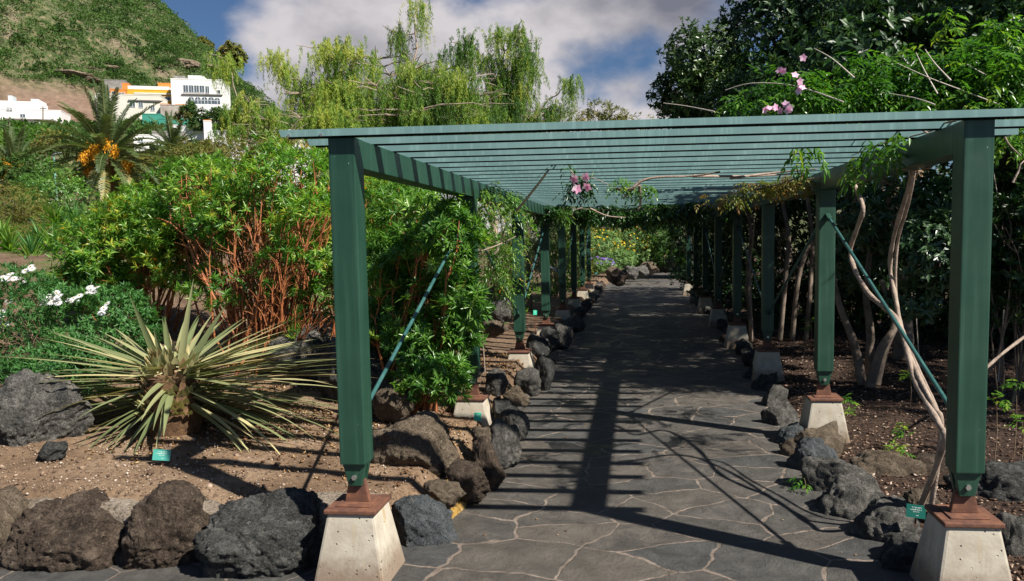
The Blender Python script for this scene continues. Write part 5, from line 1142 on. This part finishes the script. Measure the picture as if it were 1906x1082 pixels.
tree('bright_bush', (A(50, 300, 85)[0], 85, hz(-52, 85)), A(50, 290, 85), [(A(38, 250, 85), (1.5, 1, 1.4)), (A(55, 275, 85), (1.8, 1, 1.2)), (A(5, 265, 85), (1.4, 1, 1.2)), (A(70, 250, 88), (1.4, 1, 1))], 'bright green bush below the white house at left', 'bush', 'bright', r=.1, nclu=1100, nleaf=7, L=.26, Wd=.12, cs=2)
for px, py, lb in [(100, 262, 'olive bush right of the bright green bush'), (140, 258, 'grey green bush below the white house corner'), (175, 262, 'bush partly behind the palm fronds, left side'), (350, 300, 'olive bush right of the distant palm'), (395, 290, 'olive bush left of the twiggy weeping tree'), (240, 290, 'bush behind the large date palm fruit'), (60, 320, 'bush behind the narrow conifer'), (290, 320, 'bush low between the two right palms'), (410, 325, 'bush at the foot of the hillside behind the big shrub'), (0, 330, 'bush behind the small date palm at the left edge')]:
    Y = 75 if py < 300 else 42; c = A(px, py, Y); g = hz(c[0], Y)
    tree('hillside_bush', (c[0], Y, min(g, c[2]-.5)), (c[0], Y, c[2]-.3), [(c, (1.9, 1.3, 1.0)), ((c[0]+1.2, Y, c[2]-.5), (1.5, 1.2, .8)), ((c[0]-1.0, Y, c[2]-.6), (1.5, 1.2, .8))], lb, 'bush', random.choice(['hill', 'ochre', 'hill']), r=.08, nclu=650, nleaf=7, L=.22, Wd=.07, group='bushes on the slope below the houses', cs=2)
for px, py, w_, lb in [(345, 208, 1.6, 'bush on the terrace below the arched windows'), (378, 212, 1.8, 'second bush on the terrace below the arched windows'), (405, 208, 1.5, 'bush at the right corner of the large white house'), (352, 195, 1.0, 'small tree between the yellow house and the large white house'), (415, 235, 2.2, 'bush right of the stepped white stair wall'), (360, 226, 1.4, 'bush behind the long white garden wall'), (300, 275, 2.0, 'bush under the grey rubble wall'), (350, 268, 2.2, 'bush under the long white garden wall'), (400, 268, 2.0, 'bush under the white sloping wall')]:
    Y = 172 if py < 240 else 140; c = A(px, py, Y)
    tree('terrace_bush', (c[0], Y, c[2]-2.2), (c[0], Y, c[2]-.3), [(c, (w_, 1.2, 1.1)), ((c[0]+w_*.7, Y, c[2]-1.0), (w_, 1.2, 1.1)), ((c[0]-w_*.7, Y, c[2]-1.2), (w_, 1.2, 1.1))], lb, 'bush', random.choice(['hill', 'ochre', 'laurel']), r=.1, nclu=420, nleaf=7, L=.42, Wd=.2, group='bushes on the terraces among the houses', cs=3)
# fern like plants behind the daisies
for i, (px, py, Y, s) in enumerate([(20, 470, 14, .42), (60, 478, 13.6, .42), (100, 462, 14.5, .40), (135, 440, 15.5, .40), (105, 420, 17, .45), (140, 415, 17, .45), (5, 445, 15, .4), (75, 450, 15, .4), (60, 500, 12.6, .36)]):
    c = aty(px, py, Y); root = empty('fern_like_plant', (c.x, Y, min(hz(c.x, Y), c.z-.1)), f'leafy rosette plant behind the daisies, {ordn[i]} counted in the row from the front left', 'plant', 'rosette plants behind the daisies'); root['_w'] = 1
    mb = MB(); mb.tube([root.location, c-Vector((0, 0, .05))], [.03, .025], 6); mb.build('stem', M['stem'], root)
    st = ST(); n = 80; s *= 1.5; a = rng.random(n)*6.28; el = np.radians(rng.uniform(-10, 75, n)); D = np.stack([np.cos(a)*np.cos(el), np.sin(a)*np.cos(el), np.sin(el)], 1); st.add(np.tile(tuple(c), (n, 1)), D, np.tile([0, 0, 1.0], (n, 1)), s*rng.uniform(.6, 1, n), .045, .7, seg=4, r=rng.uniform(.2, 1, n)); st.build('leaves', G['daisy' if i % 2 else 'bright'], root)
c = aty(100, 288, 46); g = hz(c.x, 46); root = empty('street_lamp', (c.x, 46, g), 'pale green street lamp among the bushes below the white house', 'street lamp'); root['_w'] = 1
mb = MB(); mb.cyl((c.x, 46, g-.2), tuple(c), .07, .05); mb.build('pole', plain('lamp_green', (.16, .34, .26), .5), root); mb = MB(); mb.obox(c+Vector((.22, 0, .05)), (.97, 0, .22), (0, 1, 0), (-.22, 0, .97), .26, .09, .04); mb.build('lamp_head', plain('lamp_grey', (.5, .52, .55), .4), root)

# ------------------------------------------------------------------ houses on the slope
WH = plain('white_render', (.70, .69, .67), .85, (.78, .77, .75), .35, .1); CRM = plain('cream_render', (.60, .56, .48), .85, (.70, .66, .58), .3, .1)
YEL = plain('yellow_render', (.62, .33, .02), .8, (.70, .40, .03), .4, .1); ORG = plain('orange_render', (.62, .20, .03), .8, (.70, .26, .06), .4, .1)
GLS = plain('dark_glass', (.05, .07, .09), .15, (.12, .15, .18), .8, 0); GRW = plain('grey_stone_wall', (.16, .15, .14), .95, (.34, .32, .29), .6, .6); TEAL = plain('teal_netting', (.03, .22, .16), .8, (.05, .30, .22), .4, .1)
TRIM = plain('dark_trim', (.14, .12, .11), .8); FRM = plain('white_frame', (.7, .7, .7), .6)
def house(label, px0, py0, px1, py1, Y, depth, wallm, wins=(), cat='house', name='house', yaw=0, roofs=(), trims=(), group='houses on the slope', arch=(), sink=1.5, extra=()):
    """front wall measured in the photo; wins (u0,v0,u1,v1) as fractions of the front"""
    c = aty((px0+px1)/2, py1, Y); sc = Y/F_PX/math.cos(math.atan2(abs(c.x), Y))*math.cos(math.atan2(abs(c.x), Y)); w = (px1-px0)*sc; h = (py1-py0)*sc
    root = empty(name, c, label, cat, group, 0); root.rotation_euler.z = math.atan2(-c.x, Y)*.6+yaw
    mb = MB(); mb.box(-w/2, w/2, 0, depth, -sink, h); mb.build('wall', wallm, root)
    mb = MB(); mb.box(-w/2-.06, w/2+.06, -.06, .14, h, h+.22); mb.box(-w/2-.06, -w/2+.14, .14, depth, h, h+.22); mb.box(w/2-.14, w/2+.06, .14, depth, h, h+.22); mb.build('parapet', wallm, root)
    for u0, v0, u1, v1 in wins:
        a, b_, z0, z1 = -w/2+u0*w, -w/2+u1*w, h*(1-v1), h*(1-v0)
        mb = MB(); mb.box(a, b_, -.05, .0, z0, z1); p = mb.build('window', GLS, root)
        mb = MB(); t = .07
        for q in ((a-t, b_+t, z1, z1+t), (a-t, b_+t, z0-t, z0), (a-t, a, z0, z1), (b_, b_+t, z0, z1), ((a+b_)/2-t*.4, (a+b_)/2+t*.4, z0, z1)): mb.box(q[0], q[1], -.12, -.051, q[2], q[3])
        mb.build('frame', FRM, p)
    for u, v, r in arch:
        x = -w/2+u*w; z = h*(1-v); mb = MB(); P = [(x-r, z-r*1.3)]+[(x+r*math.cos(t), z+r*math.sin(t)) for t in np.linspace(math.pi, 0, 9)]+[(x+r, z-r*1.3)]
        k = len(P); mb.add([(a, -.05, b_) for a, b_ in P]+[(a, .01, b_) for a, b_ in P], [tuple(range(k))]+[(i, i+k, (i+1) % k+k, (i+1) % k) for i in range(k)]); p = mb.build('arched_window', GLS, root)
        mb = MB(); mb.box(x-.05, x+.05, -.1, -.052, z-r*1.3, z+r); mb.box(x-r, x+r, -.1, -.052, z-.1, z); mb.build('frame', FRM, p)
    for u0, v0, u1, v1, m_ in trims:
        mb = MB(); mb.box(-w/2+u0*w, -w/2+u1*w, -.35, -.002, h*(1-v1), h*(1-v0)); mb.build('ledge', m_, root)
    for u0, hh, u1, m_, y0 in roofs:
        mb = MB(); mb.box(-w/2+u0*w, -w/2+u1*w, y0, depth*.8, h+.002, h+hh); mb.build('roof_block', m_, root)
    return root
house('long white flat roofed house at the left edge of the photo', 4, 204, 111, 232, 195, 9, WH, [(.13, -.12, .22, .10), (.34, .30, .42, .52)], roofs=[(.0, 2.2, .66, WH, .0), (.52, 2.9, .64, WH, .3), (.08, 4.2, .15, plain('water_tank', (.45, .5, .52), .5), 4)], trims=[(.08, .62, .86, .70, TRIM)], sink=4)
house('grey block hut above the brown bank', 0, 142, 30, 166, 232, 6, GRW, name='block_hut', cat='hut', sink=4)
house('cream building with a blank left wall below the yellow house', 183, 176, 298, 214, 190, 8, CRM, [(.52, .34, .60, .60), (.66, .36, .72, .62), (.84, .50, .90, .76)], trims=[(.5, .24, 1.0, .30, TRIM)], sink=7)
house('yellow house with a white roof terrace', 240, 168, 323, 192, 204, 8, YEL, [(.32, .42, .44, .70), (.50, .46, .66, .82), (.78, .50, .92, .78)], roofs=[(.02, 1.1, .9, WH, .0)], trims=[(.15, .20, 1.0, .32, CRM)], sink=3)
house('small bright orange hut left of the yellow house', 206, 167, 234, 178, 206, 5, ORG, [(.1, .35, .35, .95), (.55, .5, .9, .95)], sink=2)
house('narrow pale orange tower behind the yellow house', 228, 156, 240, 172, 210, 5, ORG, sink=3)
house('pale orange block between the yellow house and the large white house', 295, 156, 322, 168, 210, 5, ORG, [(.4, .5, .7, .8)], sink=3)
house('grey roofed shed behind the orange hut', 196, 150, 232, 160, 222, 5, GRW, sink=4)
house('large white house with a glazed upper gallery and arched windows', 322, 148, 414, 198, 202, 11, WH, [(.24, .22, .33, .48), (.345, .22, .435, .48), (.45, .22, .54, .48), (.555, .22, .645, .48), (.67, .24, .74, .50), (.90, .38, .96, .52)], arch=[(.38, .76, .75), (.51, .76, .75), (.64, .76, .75), (.77, .76, .75), (.89, .77, .7)], roofs=[(.32, 1.3, .62, WH, 1.0), (.0, 1.5, .22, GRW, 3)], trims=[(.2, .54, 1.0, .575, TRIM)], sink=5)
house('green netted terrace below the cream building', 266, 213, 300, 234, 180, 4, TEAL, name='netted_terrace', cat='terrace', sink=3)
house('second green netted terrace, right of the first', 297, 222, 345, 234, 178, 4, TEAL, name='netted_terrace', cat='terrace', sink=3)
house('long white garden wall below the green terraces', 320, 234, 392, 252, 172, 1.2, WH, name='garden_wall', cat='wall', sink=1)
house('stepped white stair wall with an orange cap', 380, 226, 393, 252, 170, 2, WH, name='stair_wall', cat='wall', sink=1, roofs=[(0, .4, 1, ORG, 0)])
house('white wall sloping right beyond the stair wall', 392, 244, 420, 262, 166, 1.2, WH, name='garden_wall', cat='wall', sink=1)
house('white low house half hidden by the large palm', 250, 252, 292, 272, 150, 6, WH, [(.2, .3, .4, .6)], sink=1)
house('grey rubble wall under the white houses', 285, 246, 345, 262, 165, 1.2, GRW, name='rubble_wall', cat='wall', sink=3)
house('orange capped wall steps beside the yellow house garden', 300, 196, 345, 214, 192, 2, plain('terrace_wall', (.25, .2, .17), .9, (.5, .45, .4), .5), name='terrace_wall', cat='wall', sink=3, roofs=[(0, .4, .35, ORG, 0), (.6, .4, 1, ORG, 0)])
house('grey stone retaining wall under the long white house', -40, 232, 190, 247, 188, 2, GRW, name='retaining_wall', cat='wall', sink=3)
house('white house glimpsed through the weeping branches at the pergola corner', 485, 246, 560, 276, 60, 5, WH, [(.15, .3, .27, .6), (.6, .3, .72, .6)], sink=3)
house('small white house seen left of the pergola corner', 425, 262, 470, 285, 66, 4, WH, [(.5, .3, .65, .6)], sink=3)
for px, y0_, y1_, Y, lb in [(80, 198, 240, 186, 'thin utility pole in front of the long white house'), (18, 228, 270, 150, 'utility pole at the left edge above the bright green bush')]:
    c = aty(px, y0_, Y); b = aty(px, y1_, Y); mb = MB(); mb.cyl(tuple(b), tuple(c), .16, .12, 8); mb.box(c.x-.8, c.x+.8, Y-.05, Y+.05, c.z-.7, c.z-.5); tag(mb.build('utility_pole', M['bark']), lb, 'utility pole')

# ------------------------------------------------------------------ scrub on the hillside
def hillside(n, R0, R1, a0, a1, seedn):
    R = np.sqrt(rng.uniform(R0**2, R1**2, n)); a = np.radians(rng.uniform(a0, a1, n)); X = R*np.sin(a); Y = R*np.cos(a); return X, Y, R
lf = LF(); X, Y, R = hillside(24000, 205, 430, -50, -17, 1); f = fbm(X/16, Y/16, 4, 77); bank = (np.interp(np.degrees(np.arctan2(X, Y)), [-42, -41, -34.5, -33], [0, 1, 1, 0]) > .5) & (R > 236) & (H(X, Y) < 49); k = (f > .31) & ~bank; X, Y, R = X[k], Y[k], R[k]
C = np.stack([X, Y, H(X, Y)+.5], 1); n = len(C); sz = rng.uniform(.45, 1.35, n)*np.where(rng.random(n) < .12, 1.7, 1); m_ = 36; tone = np.clip(.35+.6*fbm(X/9, Y/9, 3, 5)-.1+rng.normal(size=n)*.16, 0, .86); d = rdir(n*m_); d[:, 2] = np.abs(d[:, 2])
P = np.repeat(C, m_, 0)+d*np.repeat(sz, m_)[:, None]*np.array([1.25, 1.25, .85])*rng.uniform(.6, 1, (n*m_, 1)); lf.add(P, d+rdir(n*m_)*.7, rdir(n*m_), np.repeat(sz, m_)*.42, np.repeat(sz, m_)*.30, np.clip(np.repeat(tone, m_)+rng.normal(size=n*m_)*.08, 0, 1))
X, Y, R = hillside(5200, 205, 420, -50, -22, 2); k = (fbm(X/20, Y/20, 3, 55) > .5) & ~((H(X, Y) < 50) & (np.degrees(np.arctan2(X, Y)) < -33.5)); X, Y = X[k], Y[k]; C = np.stack([X, Y, H(X, Y)+.3], 1); rosettes(lf, C, np.tile([0, -.3, 1.0], (len(C), 1)), 12, 1.4, .3, (15, 85), r=rng.uniform(.84, .92, len(C)), rs=.05)
tag(lf.build('hillside_scrub', G['hill']), 'green scrub and pale agaves covering the steep hillside', 'scrub', kind='stuff')
XB, YB, RB = hillside(900, 225, 420, -50, -20, 4); C = np.stack([XB, YB, H(XB, YB)+.8], 1); kb = ~((H(XB, YB) < 50) & (np.degrees(np.arctan2(XB, YB)) < -33.5)) & (fbm(XB/22, YB/22, 3, 90) > .48); C = C[kb]; n = len(C); m_ = 90; sz = rng.uniform(1.2, 2.8, n); d = rdir(n*m_); d[:, 2] = np.abs(d[:, 2]); lf = LF()
P = np.repeat(C, m_, 0)+d*np.repeat(sz, m_)[:, None]*rng.uniform(.65, 1, (n*m_, 1)); lf.add(P, d+rdir(n*m_)*.7, rdir(n*m_), .6, .42, np.clip(np.repeat(rng.uniform(0, .7, n), m_)+rng.normal(size=n*m_)*.08, 0, 1))
tag(lf.build('hillside_bushes', G['hill']), 'darker rounded bushes dotted over the steep hillside', 'bushes', kind='stuff')
for i, (px, py, w, h, lb) in enumerate([(345, 122, 46, 22, 'grey rock outcrop above the large white house'), (388, 128, 40, 18, 'rock outcrop right above the large white house'), (205, 128, 40, 12, 'ochre brown rock ledge above the grey roofed shed'), (130, 138, 60, 14, 'brown rock ledge over the bare bank'), (165, 148, 40, 12, 'yellow brown rock ledge at the right end of the bare bank')]):
    d = ray(px, py); R_ = None
    for q in np.arange(180, 460, 1.0):
        if EYE+d[2]*q/1.0 < hz(d[0]*q, d[1]*q): R_ = q; break
    if R_ is None: continue
    o_ = rock((d[0]*R_, d[1]*R_, EYE+d[2]*R_), (w/2/F_PX*R_*1.2, 5, h/2/F_PX*R_*1.5), 'rock_tan', lb, 'rock outcrops on the hillside', 5, i % 5, rot=(0, 0, .5), name='rock_outcrop')
lf = LF(); X, Y, R = hillside(4200, 26, 190, -52, -14, 3); k = (fbm(X/9, Y/9, 4, 7) > .40) & ~((R > 150) & (rng.random(len(R)) < .5)); X, Y, R = X[k], Y[k], R[k]; C = np.stack([X, Y, H(X, Y)+.1], 1); n = len(C); m_ = 24; sz = rng.uniform(.25, .8, n)*np.interp(R, [20, 60, 190], [.6, 1, 1.6]); d = rdir(n*m_); d[:, 2] = np.abs(d[:, 2])
P = np.repeat(C, m_, 0)+d*np.repeat(sz, m_)[:, None]*rng.uniform(.5, 1, (n*m_, 1)); lf.add(P, d+rdir(n*m_)*.6, rdir(n*m_), np.repeat(sz, m_)*.6, np.repeat(sz, m_)*.3, np.clip(np.repeat(rng.uniform(.2, .95, n), m_)+rng.normal(size=n*m_)*.08, 0, 1))
tag(lf.build('slope_scrub', G['hill']), 'low scrub and dry grass on the slope between garden and houses', 'scrub', kind='stuff')
for px, py, Y, s, lb in [(375, 85, 380, 5.2, 'left one of two trees on the hill ridge'), (432, 98, 350, 6.5, 'right one of two trees on the hill ridge')]:
    c = A(px, py, Y); g = hz(c[0], Y); tree('ridge_tree', (c[0], Y, min(g, c[2]-4)), (c[0], Y, c[2]-s*.5), [((c[0]-s*.4, Y, c[2]), (s*.55, s*.5, s*.5)), ((c[0]+s*.45, Y, c[2]-s*.15), (s*.6, s*.5, s*.6)), ((c[0], Y, c[2]+s*.3), (s*.5, s*.5, s*.45)), ((c[0]+s*.1, Y, c[2]-s*.7), (s*.6, s*.5, s*.4))], lb, 'tree', 'ochre', r=.5, nclu=420, nleaf=7, L=1.3, Wd=.8, group='trees on the hill ridge', cs=8)
# ------------------------------------------------------------------ loose stuff on the ground
def chips(name, X, Y, Z, sz, m_, label, flat=.25, thick=.3, cat='ground cover'):
    n = len(X); C = np.stack([X, Y, Z], 1); a = rdir(n); a[:, 2] *= flat; a = nrm(a); b = nrm(np.cross(a, np.tile([0, 0, 1.0], (n, 1))+rdir(n)*.4)); c = np.cross(a, b); s = sz[:, None]
    asp = rng.uniform(.3, .8, (n, 1)); V = np.stack([C+a*s, C-a*s*.9+b*s*asp*.3, C+b*s*asp, C-b*s*asp, C+c*s*thick, C-c*s*thick], 1)
    F = np.array([[0, 2, 4], [2, 1, 4], [1, 3, 4], [3, 0, 4], [2, 0, 5], [1, 2, 5], [3, 1, 5], [0, 3, 5]]); F = (np.arange(n)[:, None, None]*6+F).reshape(-1, 3)
    me = npmesh(name, V.reshape(-1, 3), F, 3, {'rnd': np.repeat(rng.random(n), 6)}); tag(link(name, me, m_), label, cat, kind='stuff')
n = 26000; X = rng.uniform(-6, -1.2, n); Y = 4.0+rng.random(n)**1.6*6; k = X < pl(Y)-.12; X, Y = X[k], Y[k]
chips('gravel', X, Y, H(X, Y)+.004, .003+.011*rng.random(len(X))**4, G['gravel'], 'fine gravel and crumbs of earth on the left bed', .6, .6)
n = 900; X = rng.uniform(-6, -1.3, n); Y = 4.25+rng.random(n)**1.3*5; k = X < pl(Y)-.16; X, Y = X[k], Y[k]
chips('soil_clods', X, Y, H(X, Y)+.006, .010+.022*rng.random(len(X))**3, G['gravel'], 'small clods and stones strewn over the left bed', .8, .7)
n = 24000; X = 1.25+rng.random(n)**1.3*5; Y = 3.9+rng.random(n)**1.4*10; k = X > pr_(Y)+.12; X, Y = X[k], Y[k]
chips('bark_mulch', X, Y, H(X, Y)+.008, .008+.020*rng.random(len(X))**2, G['chips'], 'bark chips and dead leaves covering the right bed', .35, .22)
n = 11000; X = rng.uniform(-3.6, -1.25, n); Y = rng.uniform(4.6, 10, n); k = (X < pl(Y)-.15) & (fbm(X*1.6, Y*1.6, 3, 4) > .40) & ((Y > 5.4) | (rng.random(n) < .3)); X, Y = X[k], Y[k]
chips('leaf_litter', X, Y, H(X, Y)+.01, .010+.016*rng.random(len(X)), G['litter'], 'fallen orange brown leaves under the left shrubs', .5, .1)
n = 260; X = rng.uniform(-1.0, 1.3, n); Y = 4.2+rng.random(n)**1.3*20; k = (np.abs(X-.15) > .35+.55*rng.random(n)) & (X > pl(Y)+.02) & (X < pr_(Y)-.02); X, Y = X[k], Y[k]
chips('path_debris', X, Y, np.full(len(X), .010), .004+.010*rng.random(len(X)), G['litter'], 'specks of leaf and petal scattered on the path', .1, .15)
for o in bpy.data.objects:
    if '_w' in o: del o['_w']
